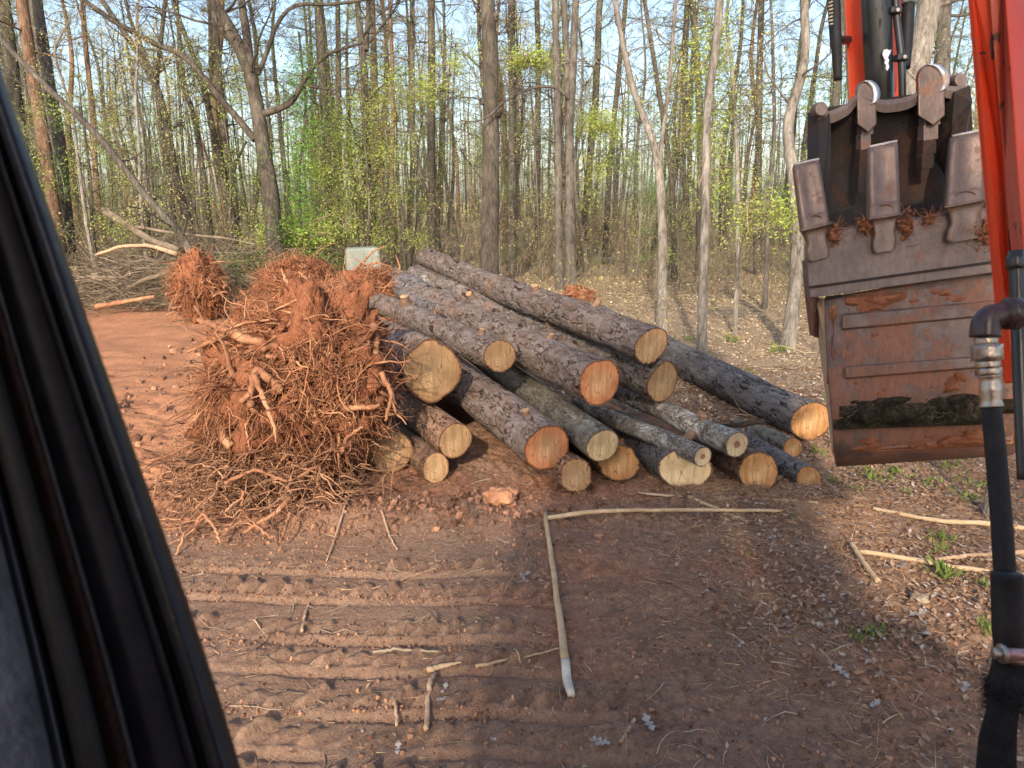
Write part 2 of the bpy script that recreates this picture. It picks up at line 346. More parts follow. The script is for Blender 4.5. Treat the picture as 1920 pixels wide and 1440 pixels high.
M_SHINE = steelmud('bright_worn_steel', (.50, .50, .53), (.40, .39, .40), (.32, .2, .13), .60, .34, .8)
M_MUD = simple('packed_red_mud', [(.22, .08, .04), (.36, .15, .08)], 9, bumpd=.03, bsc=35, rough=.95, spec=.1, bs=1)
M_MOSS = simple('dried_mossy_dirt', [(.012, .010, .008), (.035, .028, .018), (.085, .07, .035)], 30, bumpd=.02, bsc=70, rough=.95, spec=.1, bs=1)
M_CHROME = steelmud('zinc_hose_fitting', (.52, .48, .42), (.42, .36, .30), (.30, .18, .12), .62, .28, .85)
M_BROWNPL = simple('dark_painted_elbow', [(.035, .02, .022), (.06, .035, .033)], 12, rough=.35, bumpd=.002, spec=.5, bs=.2)
M_CONC = simple('pale_grey_concrete', [(.15, .17, .15), (.24, .26, .235)], 3, bumpd=.006)

# ================================================================== GROUND
def hz(x, y):
    x = np.asarray(x, float); y = np.asarray(y, float); d = np.hypot(x, y)
    z = (fbm(x*.12, y*.12, 3, 3)-.5)*.9*ss(12, 40, d)
    z = z+(fbm(x*.6, y*.6, 3, 5)-.5)*.14*ss(3, 9, d)
    near = 1-ss(9, 16, d); rough = .35+.65*ss(-.6, .6, x+(fbm(x, y, 3, 9)-.5)*2)+.7*ss(4.0, 4.6, y)*(1-ss(7, 9, y))
    z = z+near*rough*((fbm(x*4, y*4, 4, 11)-.5)*.06+(np.abs(fbm(x*11, y*11, 3, 21)-.5))*.05+(fbm(x*34, y*34, 2, 31)-.5)*.024)
    tm0 = (1-ss(-.1, .7, x))*(1-ss(3.75, 4.1, y))*ss(.5, 1.5, y); z = z*(1-.55*tm0)
    # crawler tracks running left to right in the clay
    tm = (1-ss(-.1, .7, x+(fbm(x*2, y*2, 3, 41)-.5)*1.2))*(1-ss(3.75, 4.1, y))*ss(.5, 1.5, y)
    yy = y+.035*x+(fbm(x*1.5, y*0+3, 2, 43)-.5)*.10
    wob = (fbm(x*1.9, y*0+7, 3, 45)-.5)*.05+(fbm(x*12, y*12, 2, 46)-.5)*.02
    for c, hh in ((3.74, .03), (3.45, .025), (3.10, .035), (2.86, .022), (2.58, .035), (2.36, .02), (2.12, .03), (1.9, .03)):
        yc = yy-c+wob; pres = ss(.25, .5, fbm(x*2.1+c*9, y*1.2, 3, int(c*100)))
        z = z+tm*.5*hh*np.exp(-(yc/.022)**2)*(.08+.92*pres)*(.3+1.3*fbm(x*22, y*22, 2, int(c*90)))-tm*.018*np.exp(-((yc+.04)/.018)**2)*pres
        u = (x-.75*yc)/.128+c*3; ph = np.mod(u, 1); lw = _h(np.floor(u), u*0, u*0, int(c*100)); ll = .06+.05*lw
        lug = ss(.18, .30, ph)*(1-ss(.58, .74, ph))*ss(-.01, .02, yc-.02)*(1-ss(ll, ll+.03, yc-.02)); z = z+tm*lug*.045*(.35+.65*pres)*(.45+.8*lw)*(.6+.8*fbm(x*26, y*26, 2, 5))
    z = z-tm*.010*(1-ss(.0, .10, np.abs(fbm(x*3, y*3, 3, 48)-.5)))*0
    z = z+tm*(fbm(x*16, y*26, 3, 47)-.5)*.011
    z = z+ss(4.6, 5.4, y)*(1-ss(13, 15, y))*(1-ss(-2.3, -1.6, x))*((np.abs(fbm(x*1.6, y*3.2, 4, 141)-.5))*.22+(fbm(x*6, y*9, 3, 143)-.5)*.07)
    # low berm of pushed soil in front of the root ball and logs, and straw mound to the right
    z = z+.07*np.exp(-((y-4.45)/.22)**2)*ss(-2.2, -1.2, x)*(1-ss(-.3, .4, x))*(.4+1.2*fbm(x*3, y*3, 3, 51))
    z = z+.10*np.exp(-(((x-2.15)/.45)**2+((y-4.55)/.28)**2))
    z = z+.05*np.exp(-(((x-1.75)/.5)**2+((y-5.0)/.12)**2))
    z = z-.03*ss(-1, .5, x)*np.exp(-((y-5.4)/.6)**2)
    return z
def axis(lo, hi, a, b, st, gr):
    m = list(np.arange(a, b, st)); v, s_ = b, st
    while v < hi: m.append(v); s_ *= gr; v += s_
    v, s_ = a-st, st; l = []
    while v > lo: l.append(v); s_ *= gr; v -= s_
    return np.array([lo]+l[::-1]+m+[hi])
xs = axis(-400, 400, -2.6, 3.6, .0125, 1.045); ys = axis(-120, 700, 2.05, 6.4, .0125, 1.03)
X, Y = np.meshgrid(xs, ys, indexing='ij'); Z = hz(X, Y)
def soil(x, y):
    w = (fbm(x*1.3, y*1.3, 4, 61)-.5)*1.6; w2 = (fbm(x*.5, y*.5, 3, 67)-.5)*2
    c = np.empty(x.shape+(3,)); c[:] = (.31, .185, .122)
    def lay(mask, col): c[:] = c*(1-mask[..., None])+np.array(col)*mask[..., None]
    lay(.8*ss(.45, .65, fbm(x*.9, y*1.6, 4, 71)), (.35, .165, .098))
    lay((1-ss(-.3, .45, x+w))*(1-ss(3.8, 4.5, y+w*.3))*.9, (.285, .185, .13))
    lay(ss(4.4, 4.9, y+w*.3)*(1-ss(-1.9, -1.2, x-.1*(y-5)+w*.3)), (.42, .205, .115))
    lay(ss(.9, 1.9, x+w*.7-(4.2-np.minimum(y, 4.2))*.35)*.85, (.27, .185, .13))
    lay(ss(6.3, 8.0, y+w*.5)*ss(-.6, 1.4, x+w*.3), (.36, .27, .18))  # floor behind the logs paled to stand for sunlight
    lay(ss(13, 16, y+w2), (.30, .235, .14))
    lay(ss(60, 110, y)*.9, (.36, .36, .16))
    e = np.exp(-(((x-1.78)/.28)**2+((y-2.75)/.22)**2)*1.3+w*.4); lay(np.clip(e*1.3, 0, 1)*.9, (.40, .205, .125))
    return c
mb = MB(); mb.grid(np.stack([X, Y, Z], -1))
sc3 = soil(X, Y).reshape(-1, 3)
gr_o = mb.build('ground', M_GROUND, attr={'soil': ('FLOAT_COLOR', np.concatenate([sc3, np.ones((len(sc3), 1))], 1))})
tag(gr_o, 'red clay and dark soil ground with crawler track prints', kind='structure')

# scattered ground stuff
def scat(n, xl, xh, yl, yh, dens=None):
    x = RNG.uniform(xl, xh, n); y = RNG.uniform(yl, yh, n)
    if dens is not None:
        k = RNG.uniform(0, 1, n) < dens(x, y); x, y = x[k], y[k]
    return x, y
def stuff(name, mb, mat, label):
    return tag(mb.build(name, mat, smooth=False), label, kind='stuff')
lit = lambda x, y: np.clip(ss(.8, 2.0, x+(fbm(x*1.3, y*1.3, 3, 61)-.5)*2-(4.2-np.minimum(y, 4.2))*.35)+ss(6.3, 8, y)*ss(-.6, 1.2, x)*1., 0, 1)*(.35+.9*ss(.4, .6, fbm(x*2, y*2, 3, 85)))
mb = MB(); mbf = MB()
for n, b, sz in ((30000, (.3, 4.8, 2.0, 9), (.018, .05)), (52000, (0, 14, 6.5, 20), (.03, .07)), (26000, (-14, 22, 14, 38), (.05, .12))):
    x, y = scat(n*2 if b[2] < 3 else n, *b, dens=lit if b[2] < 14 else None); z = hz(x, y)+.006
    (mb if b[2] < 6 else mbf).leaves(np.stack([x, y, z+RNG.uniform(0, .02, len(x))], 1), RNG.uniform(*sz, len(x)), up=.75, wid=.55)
stuff('leaf_carpet', mbf, L_FALL2, 'dry leaves paled as sunlit on the floor of the wood')
x, y = scat(500, -2, 1.4, 2, 6); mb.leaves(np.stack([x, y, hz(x, y)+.008], 1), RNG.uniform(.012, .04, len(x)), up=.7)
stuff('leaf_litter', mb, L_FALL, 'brown fallen leaves carpeting the forest floor')
mb = MB(); strd = lambda x, y: ss(.3, 1.3, x+(fbm(x*1.3, y*1.3, 3, 91)-.5)*2)*(.25+.75*ss(.42, .6, fbm(x*1.7, y*1.7, 3, 95)))
x, y = scat(26000, -.3, 4.4, 2.1, 6.2, strd); y2 = RNG.normal(4.6, .25, 5000); x2 = RNG.normal(2.1, .42, 5000); x = np.r_[x, x2, RNG.normal(1.75, .4, 2500)]; y = np.r_[y, y2, RNG.normal(5.0, .1, 2500)]
D = RNG.normal(size=(len(x), 3)); D[:, 2] = np.abs(D[:, 2])*.18; D /= np.linalg.norm(D, axis=1, keepdims=True)
mb.spikes(np.stack([x, y, hz(x, y)+.004], 1), D, RNG.uniform(.04, .13, len(x)), .0026)
x, y = scat(2500, -2.4, .4, 2.1, 5.2); D = RNG.normal(size=(len(x), 3)); D[:, 2] = np.abs(D[:, 2])*.1; D /= np.linalg.norm(D, axis=1, keepdims=True)
mb.spikes(np.stack([x, y, hz(x, y)+.004], 1), D, RNG.uniform(.03, .09, len(x)), .0025)
stuff('pine_straw', mb, L_STRAW, 'loose pine needles strewn over the dirt')
# clods
ICO = np.array([(0, 0, 1), (.9, 0, .45), (.28, .85, .45), (-.72, .53, .45), (-.72, -.53, .45), (.28, -.85, .45), (.72, .53, -.45), (-.28, .85, -.45), (-.9, 0, -.45), (-.28, -.85, -.45), (.72, -.53, -.45), (0, 0, -1)])
ICF = np.array([(0, 1, 2), (0, 2, 3), (0, 3, 4), (0, 4, 5), (0, 5, 1), (1, 6, 2), (2, 7, 3), (3, 8, 4), (4, 9, 5), (5, 10, 1), (2, 6, 7), (3, 7, 8), (4, 8, 9), (5, 9, 10), (1, 10, 6), (6, 11, 7), (7, 11, 8), (8, 11, 9), (9, 11, 10), (10, 11, 6)])
def clods(mb, C, r):
    N = len(C); v = ICO[None]*RNG.uniform(.55, 1.25, (N, 12, 1))*np.asarray(r)[:, None, None]*RNG.uniform(.7, 1.2, (N, 1, 3))+C[:, None]
    mb.add(v, (ICF[None]+np.arange(N)[:, None, None]*12).reshape(-1, 3))
mb = MB()
x, y = scat(52000, -2.6, 2.6, 2.1, 6, lambda x, y: .05+.10*(x > -.2)+.4*ss(.5, .62, fbm(x*2.2, y*2.2, 3, 101))+.8*np.exp(-((y-4.45)/.3)**2)*(x < .3)+.25*(x > 0)); r = .0025+.012*RNG.uniform(0, 1, len(x))**6
clods(mb, np.stack([x, y, hz(x, y)+r*.3], 1), r)
x = RNG.normal(-.5, .55, 260); y = RNG.normal(4.5, .16, 260); r = RNG.uniform(.01, .032, 260); clods(mb, np.stack([x, y, hz(x, y)+r*.4], 1), r)
x = RNG.uniform(-5, -1.6, 1500); y = RNG.uniform(5, 14, 1500); r = .01+.05*RNG.uniform(0, 1, 1500)**4; clods(mb, np.stack([x, y, hz(x, y)+r*.3], 1), r)
for c in (3.72, 3.42, 3.02, 2.54):
    x = RNG.uniform(-2.2, .2, 300); y = c-.035*x+RNG.normal(0, .03, 300); r = RNG.uniform(.003, .010, 300); clods(mb, np.stack([x, y, hz(x, y)+r*.4], 1), r)
stuff('dirt_clods', mb, M_CLOD, 'crumbs and clods of red dirt')
# small twigs everywhere on the clay
mb = MB(); x, y = scat(520, -2.3, 3.5, 2.1, 6.2); D = RNG.normal(size=(len(x), 3)); D[:, 2] = .02
Pt = wander(np.stack([x, y, hz(x, y)+.006], 1), D, RNG.uniform(.05, .26, len(x)), 5, .22); Pt[..., 2] = hz(Pt[..., 0], Pt[..., 1])+.006
mb.tubes(Pt, taper(RNG.uniform(.0015, .0045, len(x)), .001, 5), 5)
x, y = scat(900, 0, 14, 6.5, 20); D = RNG.normal(size=(len(x), 3)); D[:, 2] = .02
Pt = wander(np.stack([x, y, hz(x, y)+.012], 1), D, RNG.uniform(.2, .9, len(x)), 5, .2); mb.tubes(Pt, taper(RNG.uniform(.003, .009, len(x)), .002, 5), 4)
stuff('twig_litter', mb, M_TWIG, 'small twigs and rootlets lying in the dirt')
# small green weeds at the right
mb = MB()
for (px, py, k, s_) in [(1650, 905, 10, .10), (1690, 890, 9, .10), (1750, 915, 8, .09), (1620, 880, 8, .08), (1780, 880, 8, .1), (1720, 860, 8, .1), (1745, 1010, 14, .06), (1770, 1015, 14, .06), (1765, 1085, 20, .09), (1760, 1045, 10, .07), (1610, 1195, 16, .05), (1645, 1195, 14, .05), (1850, 1190, 18, .06), (1840, 1110, 10, .05), (1490, 985, 8, .03), (1400, 1040, 8, .03), (1810, 940, 14, .07), (1600, 925, 6, .06), (1560, 905, 8, .06), (1500, 870, 10, .07), (1820, 900, 10, .08), (1790, 850, 10, .08), (1700, 930, 7, .05), (1580, 770, 12, .12), (1460, 660, 14, .14), (1370, 640, 12, .12), (1530, 850, 16, .07), (1290, 640, 12, .1), (1400, 700, 9, .08)]:
    c = np.array(G(px, py)); n = k*2; C = np.repeat(c[None], n, 0)+RNG.normal(size=(n, 3))*(s_*.6, s_*.6, .0); C[:, 2] = hz(C[:, 0], C[:, 1])+RNG.uniform(0, s_*.5, n)
    D = RNG.normal(size=(n, 3))*.6; D[:, 2] = np.abs(D[:, 2])+.5; mb.leaves(C, RNG.uniform(.4, 1., n)*s_, wid=.28, D=D)
stuff('green_weeds', mb, leafm('weed_leaves', (.12, .20, .04), (.28, .34, .09)), 'small bright green weeds sprouting through the leaves')

# ================================================================== LOGS
def make_log(name, near, far, barkm, woodm, label, stubs=(), tilt=(0, 0), amp=.014, cell=22, stretch=.5, seed=0, peel=0, roll=0, group='cut logs in the pile', oval=.04, flare=0):
    (nx, ny, nf, nr), (fx, fy, ff, fr) = near, far
    A = P(nx, ny, nf); B = P(fx, fy, ff); rn = nr*nf/F; rf = fr*ff/F; L = (B-A).length
    zax = (B-A).normalized(); xax = Vector((0, 0, 1)).cross(zax).normalized(); yax = zax.cross(xax)
    root = empty(name, A); root.matrix_world = Matrix((( xax.x, yax.x, zax.x, A.x), (xax.y, yax.y, zax.y, A.y), (xax.z, yax.z, zax.z, A.z), (0, 0, 0, 1)))
    nth, nz = 180, int(max(60, min(380, L/.013)))
    th = np.linspace(0, 2*math.pi, nth, endpoint=False); zz = np.linspace(0, 1, nz)**1.25*L
    TH, ZZ = np.meshgrid(th, zz, indexing='ij'); t = ZZ/L
    rad = rn*(1-t)+rf*t
    c3 = np.stack([np.cos(TH)*rad, np.sin(TH)*rad, ZZ], -1).reshape(-1, 3)
    rad = rad*(1+oval*np.cos(2*TH+seed)+flare*np.exp(-ZZ/.25))+.085*rn*(vn3(c3*np.array([7, 7, 1.8])+seed*3, 3).reshape(TH.shape)-.5)*2
    q = c3*np.array([cell, cell, cell*stretch])+seed*9.1
    q = q+np.stack([vn3(q*.9, 5), vn3(q*.9+9, 6), vn3(q*.9+5, 7)], 1)*1.1+np.stack([vn3(q*2.6, 15), vn3(q*2.6+9, 16), vn3(q*2.6+5, 17)], 1)*.45
    f1, f2, cid = worley(q, seed); e = ss(.0, .15, f2-f1); e = 1-(1-e)*ss(.30, .55, vn3(c3*np.array([16, 16, 9])+seed, 12))
    h = (e*(.55+.45*cid)+.25*(vn3(c3*np.array([90, 90, 35]), 8)-.5)).reshape(TH.shape)
    R_ = rad+amp*(h-.7)
    bx = (vn3(np.stack([zz*.8+seed, zz*0, zz*0], 1), 1)-.5)*.05*ss(0, .8, zz); by = (vn3(np.stack([zz*.8+seed, zz*0+7, zz*0], 1), 2)-.5)*.05*ss(0, .8, zz)
    bx -= bx[0]; by -= by[0]
    Xx = np.cos(TH)*R_; Yy = np.sin(TH)*R_; Zz = ZZ+(tilt[0]*Xx+tilt[1]*Yy)*np.exp(-ZZ/.18)
    A3 = np.stack([Xx+bx[None], Yy+by[None], Zz], -1)
    m = MB(); m.grid(A3, wrapu=True); bo = m.build('bark', barkm, root, attr={'h': ('FLOAT', h.reshape(-1))})
    # cut faces
    for end in (0, 1):
        i = 0 if end == 0 else -1; ring = A3[:, i]; cen = ring.mean(0); ks = np.linspace(0, 1, 14)[1:]
        pts = cen+(ring-cen)[:, None, :]*ks[None, :, None]*np.where(ks == 1, .997, 1)[None, :, None]
        if end == 0: pts[..., 2] += .0015*np.sin(pts[..., 0]*90+seed)*(ks[None, :] < .98)-.001
        m = MB(); m.add(np.concatenate([cen[None], pts.reshape(-1, 3)]), [], 0)
        k = len(ks); idx = 1+np.arange(nth*k).reshape(nth, k); nxi = np.roll(idx, -1, axis=0)
        quads = np.stack([idx[:, :-1], idx[:, 1:], nxi[:, 1:], nxi[:, :-1]], -1).reshape(-1, 4); tris = np.stack([np.zeros(nth, int), idx[:, 0], nxi[:, 0]], 1)
        if end == 0: quads = quads[:, ::-1]; tris = tris[:, ::-1]
        m.f += [quads, tris]; m.m += [np.zeros(len(quads)), np.zeros(len(tris))]
        rr = np.concatenate([[0], np.tile(ks, nth)])
        m.build('cut_face', woodm, root, attr={'rr': ('FLOAT', rr)})
    for (zf, an, l_, r_) in stubs:
        l_ *= 1.5; r_ *= 1.35
        zi = int(np.argmin(np.abs(zz-zf*L))); ti = int((an/(2*math.pi)*nth) % nth); b = A3[ti, zi]; d = np.array([math.cos(an), math.sin(an), -.25]); d /= np.linalg.norm(d)
        K = 5; tt = np.linspace(-.03, l_, K); pts = b+d*tt[:, None]; m = MB()
        m.tubes(pts, np.linspace(r_*1.5, r_, K), 12)
        so = m.build('branch_stub', B_PINE_RED, root, attr={'h': ('FLOAT', np.full(K*12, .6))})
        u = np.cross(d, (0, 0, 1)); u /= np.linalg.norm(u); v = np.cross(d, u); tht = np.arange(16)*2*math.pi/16
        m = MB(); m.add(pts[-1]+d*.001+r_*.98*(np.cos(tht)[:, None]*u+np.sin(tht)[:, None]*v), np.arange(16)[None]); m.build('stub_face', W_TAN, so, attr={'rr': ('FLOAT', np.full(16, .5))})
    if peel:
        n = peel; an = RNG.uniform(.3, 2.6, n); zi = RNG.uniform(.15, .95, n)*L
        for a_, z_ in zip(an, zi):
            i0 = int(np.argmin(np.abs(zz-z_))); p0 = A3[int(a_/(2*math.pi)*nth), i0]; nr_ = np.array([math.cos(a_), math.sin(a_), 0]); tn = np.array([-math.sin(a_), math.cos(a_), 0])
            w_, l2 = RNG.uniform(.012, .03), RNG.uniform(.03, .08); g_ = []; m = MB()
            for u_ in np.linspace(-1, 1, 4):
                g_.append([p0+nr_*(.002+.02*max(0, s2)**2*RNG.uniform(.5, 1.2))+tn*w_*u_*(1-.3*abs(s2))+np.array([0, 0, l2*s2]) for s2 in np.linspace(-1, 1, 5)])
            m.grid(np.array(g_)); m.build('lifted_bark', B_PINE_RED, root)
    tag(root, label, 'log', group); return root
PI = math.pi
LOGS = [
 ('pine_log', (1221, 648, 5.9, 36), (800, 484, 10.5, 17), B_PINE, W_TAN, 'long pine log lying on top of the whole pile, highest of all', dict(stubs=[(.17, 1.9, .05, .022), (.35, 1.2, .04, .025), (.5, 2.6, .03, .035)], seed=1, peel=9)),
 ('pine_log', (1243, 716, 6.1, 38), (778, 520, 10.5, 21), B_PINE_L, W_TAN, 'pine log with pale lichen at its far end, squeezed under the topmost log', dict(stubs=[(.3, 1.0, .04, .02), (.45, 2.0, .05, .03), (.62, .8, .04, .03)], seed=2, peel=8, amp=.011)),
 ('pine_log', (1125, 716, 5.5, 44), (790, 556, 9.5, 22), B_PINE, W_ORANGE, 'pine log in mid pile with a bright orange sunlit cut face ringed like a target', dict(stubs=[(.2, 1.8, .03, .02)], seed=3, peel=3)),
 ('pine_log', (937, 668, 5.8, 32), (712, 572, 9.0, 19), B_PINE, W_TAN, 'short pine log with small tan cut face resting beside the thick butt log', dict(stubs=[(.66, 1.3, .07, .035), (.1, 1.6, .03, .018)], seed=4, peel=6, amp=.012)),
 ('pine_log', (808, 697, 5.75, 60), (590, 590, 9.0, 36), B_PINE, W_TAN, 'thickest log of the pile, its wide brown cut face touching the root ball', dict(seed=5, peel=4, amp=.013, cell=17)),
 ('pine_log', (1027, 838, 5.25, 46), (770, 650, 8.4, 30), B_PINE, W_ORANGE, 'violet grey pine log with reddish cut face half crossed by a diagonal shadow', dict(stubs=[(.08, 1.3, .025, .02)], seed=6, peel=3)),
 ('maple_log', (1130, 835, 5.3, 33), (880, 655, 8.2, 20), B_MAPLE, W_PALE, 'grey green log with a pale cream cut face and a forked crack', dict(seed=7, amp=.005, cell=40)),
 ('pine_log', (854, 825, 5.45, 33), (700, 720, 7.9, 22), B_PINE_RED, W_TAN, 'short reddish log directly under the thickest log, above the smaller one on the ground', dict(seed=8, amp=.007)),
 ('pine_log', (817, 878, 5.42, 28), (700, 785, 7.6, 20), B_PINE_RED, W_TAN, 'small log on the ground right of the log half hidden by roots', dict(seed=9, amp=.007)),
 ('pine_log', (736, 847, 5.63, 41), (610, 760, 7.8, 28), B_PINE_RED, W_TAN, 'log on the ground half hidden by the root ball, two knots in its cut face', dict(seed=10)),
 ('pine_log', (1080, 891, 5.25, 34), (890, 780, 7.7, 22), B_PINE_RED, W_TAN, 'ground log with round tan end directly below the shadow crossed red log', dict(seed=11)),
 ('split_log', (1160, 868, 5.5, 36), (1000, 770, 8.0, 26), B_PINE_RED, W_OAK, 'ground log with torn brown end below the pale cream cut face', dict(seed=12, tilt=(.45, .1))),
 ('oak_log', (1285, 879, 5.35, 43), (1120, 775, 8.2, 30), B_OAK, W_PALE, 'wide dark log with a slanted wedge cut showing white and orange wood', dict(seed=13, tilt=(.5, -.15), amp=.006, cell=24, oval=.07)),
 ('slender_log', (1318, 856, 5.12, 19), (1085, 752, 7.1, 12), B_LICH, W_HEART, 'slender lichen spotted log ending over the wedge cut log, small round heart', dict(stubs=[(.13, 2.3, .05, .022)], seed=14, amp=.004, cell=34, stretch=.8)),
 ('slender_log', (1382, 834, 5.2, 24), (1150, 730, 7.3, 14), B_LICH, W_HEART, 'pale lichen covered log with brown heart lying across the torn end log', dict(stubs=[(.28, 2.2, .03, .02), (.2, 1.5, .02, .02)], seed=15, amp=.005, cell=28, stretch=.8)),
 ('oak_log', (1422, 885, 5.28, 37), (1240, 780, 7.8, 26), B_PINE_RED, W_OAK, 'dark bark log with an orange splintered end beside the small outermost log', dict(seed=16, tilt=(.3, .05), amp=.010, cell=20)),
 ('oak_log', (1516, 897, 5.29, 25), (1330, 800, 7.4, 18), B_OAK, W_OAK, 'small dark log at the outer edge of the pile, lowest on the leaf litter', dict(seed=17, amp=.006, cell=24)),
 ('slender_log', (1487, 840, 5.97, 20), (1250, 750, 8.5, 14), B_MAPLE, W_OAK, 'thin greenish log tucked under the big dark oak log', dict(seed=18, amp=.003, cell=30)),
 ('oak_log', (1521, 789, 6.33, 38), (1120, 598, 11.6, 26), B_OAK, W_OAK, 'big dark grey oak log lying apart behind the pile, nearest the bucket', dict(stubs=[(.2, 3.2, .02, .03)], seed=19, amp=.007, cell=22, stretch=.25, tilt=(.25, 0))),
 ('pine_log', (840, 586, 8.6, 30), (742, 528, 10.6, 26), B_OAK, W_TAN, 'dark grey log far back between the root mass and the lichen log', dict(seed=20, amp=.008, cell=20)),
 ('pine_log', (960, 780, 6.6, 30), (830, 680, 9.2, 26), B_PINE_RED, W_TAN, 'hidden dark log deep inside the pile behind the shaded gap', dict(seed=21)),
]
log_objs = [make_log(a[0], a[1], a[2], a[3], a[4], a[5], **a[6]) for a in LOGS]
# two dark knots on the half hidden log's face
kr = log_objs[9]
for kx, ky in ((-.045, .03), (.05, .045)):
    m = MB(); t_ = np.arange(18)*2*PI/18; ring = lambda q, z: np.stack([kx+np.cos(t_)*q*1.2, ky+np.sin(t_)*q, t_*0+z], 1)
    m.grid(np.stack([ring(.024, -.0012), ring(.02, -.005), ring(.008, -.006), ring(.001, -.004)], 1), wrapu=True); m.build('knot', M_STICKB, kr)

# loose pieces on and by the pile
def stick(name, pts, rads, mat, label, cat='stick', group=None, n=10, K=24, jit=.004, lift=True, cap=True):
    q, r = resample(pts, rads, K); q[1:-1] += RNG.normal(size=(K-2, 3))*jit*.4; r = r*(1+RNG.normal(size=K)*.06)
    c = q.mean(0); m = MB(); m.tubes(q-c, r, n, cap=cap); o = m.build(name, mat); o.location = c
    return tag(o, label, cat, group)
def gz_(px, py, z):
    return G(px, py, z)
def gp(px, py, z=.012): 
    p = G(px, py, z); p.z = float(hz(p.x, p.y))+z; return p
gs = 'loose sticks on the dirt'
st = empty('bent_sapling_pole', gp(1022, 968)); b0 = st.location.copy()
def child_tube(name, pts, rads, mat, parent, n=10, K=24, cap=True, jit=.0):
    q, r = resample([Vector(p)-b0 for p in pts], rads, K); q += RNG.normal(size=q.shape)*jit; m = MB(); m.tubes(q, r, n, cap=cap); return m.build(name, mat, parent)
child_tube('peeled_shaft', [gp(1022, 968, .03), gp(1037, 1070, .025), gp(1052, 1180, .02), gp(1060, 1245, .018)], [.014, .016, .018, .021], M_STICK, st, jit=.0015)
child_tube('split_tip', [gp(1060, 1243, .018), gp(1063, 1275, .014), gp(1071, 1318, .01)], [.0215, .021, .017], M_STICKW, st, K=8)
child_tube('upper_shaft', [gz_(1024, 972, .04), gz_(1090, 961, .05), gz_(1160, 957, .06), gz_(1300, 956, .07), gz_(1430, 957, .07), gz_(1498, 958, .06)], [.017, .016, .014, .0125, .011, .009], M_STICK, st, K=40, jit=.0012)
tag(st, 'pale peeled sapling pole snapped at a right angle, white split tip', 'pole')
stick('peeled_stick', [gp(1290, 936), gp(1345, 953), gp(1402, 978)], [.014, .013, .010], M_STICK, 'short peeled stick crossing under the long pale pole by the logs', group=gs)
stick('peeled_stick', [gp(1410, 940), gp(1480, 962), gp(1530, 970)], [.010, .009, .008], M_STICK, 'thin tan stick lying between the torn log end and the straw heap', group=gs)
stick('peeled_pole', [gp(1635, 967, .02), gp(1760, 980, .02), gp(1860, 987, .02), gp(1990, 1000, .02)], [.012, .016, .019, .021], M_STICK, 'pale pole on the leaf litter, farthest of the poles near the hose', group=gs)
stick('peeled_pole', [gp(1610, 1040, .02), gp(1700, 1052, .02), gp(1800, 1068, .02), gp(1985, 1092, .02)], [.014, .015, .015, .014], M_STICK, 'pale pole touching the short tilted stick and running behind the hose', group=gs)
stick('peeled_stick', [gp(1596, 1022, .035), gp(1620, 1062, .03), gp(1646, 1100, .015)], [.014, .015, .016], M_STICK, 'short thick peeled stick tilted against the end of a pole', group=gs)
stick('bark_pole', [gp(1752, 1052, .02), gp(1800, 1049, .02), gp(1990, 1036, .02)], [.012, .014, .016], M_STICKB, 'rough brown pole between the two pale poles', group=gs)
stick('grey_stick', [gp(1835, 1058, .012), gp(1990, 1060, .012)], [.007, .009], M_TWIG, 'thin grey stick just below the rough brown pole', group=gs)
stick('root_piece', [gp(657, 925, .02), gp(650, 965, .03), gp(625, 1020, .02), gp(612, 1052, .01)], [.009, .008, .006, .004], M_STICKB, 'curved tan root lying on the soil right of the root ball', group=gs)
stick('root_piece', [gp(716, 980), gp(730, 1005), gp(745, 1030)], [.008, .007, .006], M_STICKB, 'short dark root chip on the crumbly berm', group=gs)
stick('root_piece', [gp(800, 1370, .02), gp(801, 1320, .02), gp(806, 1290, .03), gp(815, 1262, .03)], [.012, .011, .011, .008], M_STICKB, 'upright lying tan stick with broken pale end in the lower track', group=gs)
stick('splintered_stick', [gp(802, 1256, .02), gp(830, 1250, .02), gp(866, 1246, .015)], [.014, .012, .004], M_STICK, 'splintered yellow stick end crossing the tan stick', group=gs)
stick('root_piece', [gp(700, 1222, .02), gp(740, 1222, .02), gp(822, 1226, .02)], [.007, .007, .005], M_TWIG, 'straight grey stick lying above the splintered yellow one', group=gs)
stick('root_piece', [gp(892, 1250, .015), gp(940, 1240, .015), gp(1000, 1228, .015), gp(1055, 1216, .012)], [.008, .007, .006, .004], M_STICKB, 'slim brown stick pointing at the split pole from the left side', group=gs)
stick('root_piece', [gp(745, 1360, .015), gp(742, 1330, .015), gp(738, 1300, .015)], [.007, .006, .005], M_STICKB, 'small straight twig standing left of the upright tan stick', group=gs)
stick('root_piece', [gp(566, 1185, .015), gp(572, 1150, .015), gp(580, 1125, .01)], [.008, .007, .005], M_STICKB, 'small tan root curl in the track print at left', group=gs)
stick('root_piece', [gp(640, 1110, .01), gp(700, 1105, .01), gp(830, 1062, .01)], [.004, .004, .003], M_STICKB, 'thin long root strand across the upper track print', group=gs)
stick('root_piece', [gp(1165, 1392, .008), gp(1190, 1352, .008)], [.01, .008], M_STICKB, 'flat dark stick half buried near the bleached leaves', group=gs)
stick('broken_branch', [P(1350, 798, 5.9), P(1385, 797, 5.75), P(1432, 789, 5.6)], [.016, .019, .022], B_MAPLE, 'short broken branch lying on the thin greenish log', K=14)
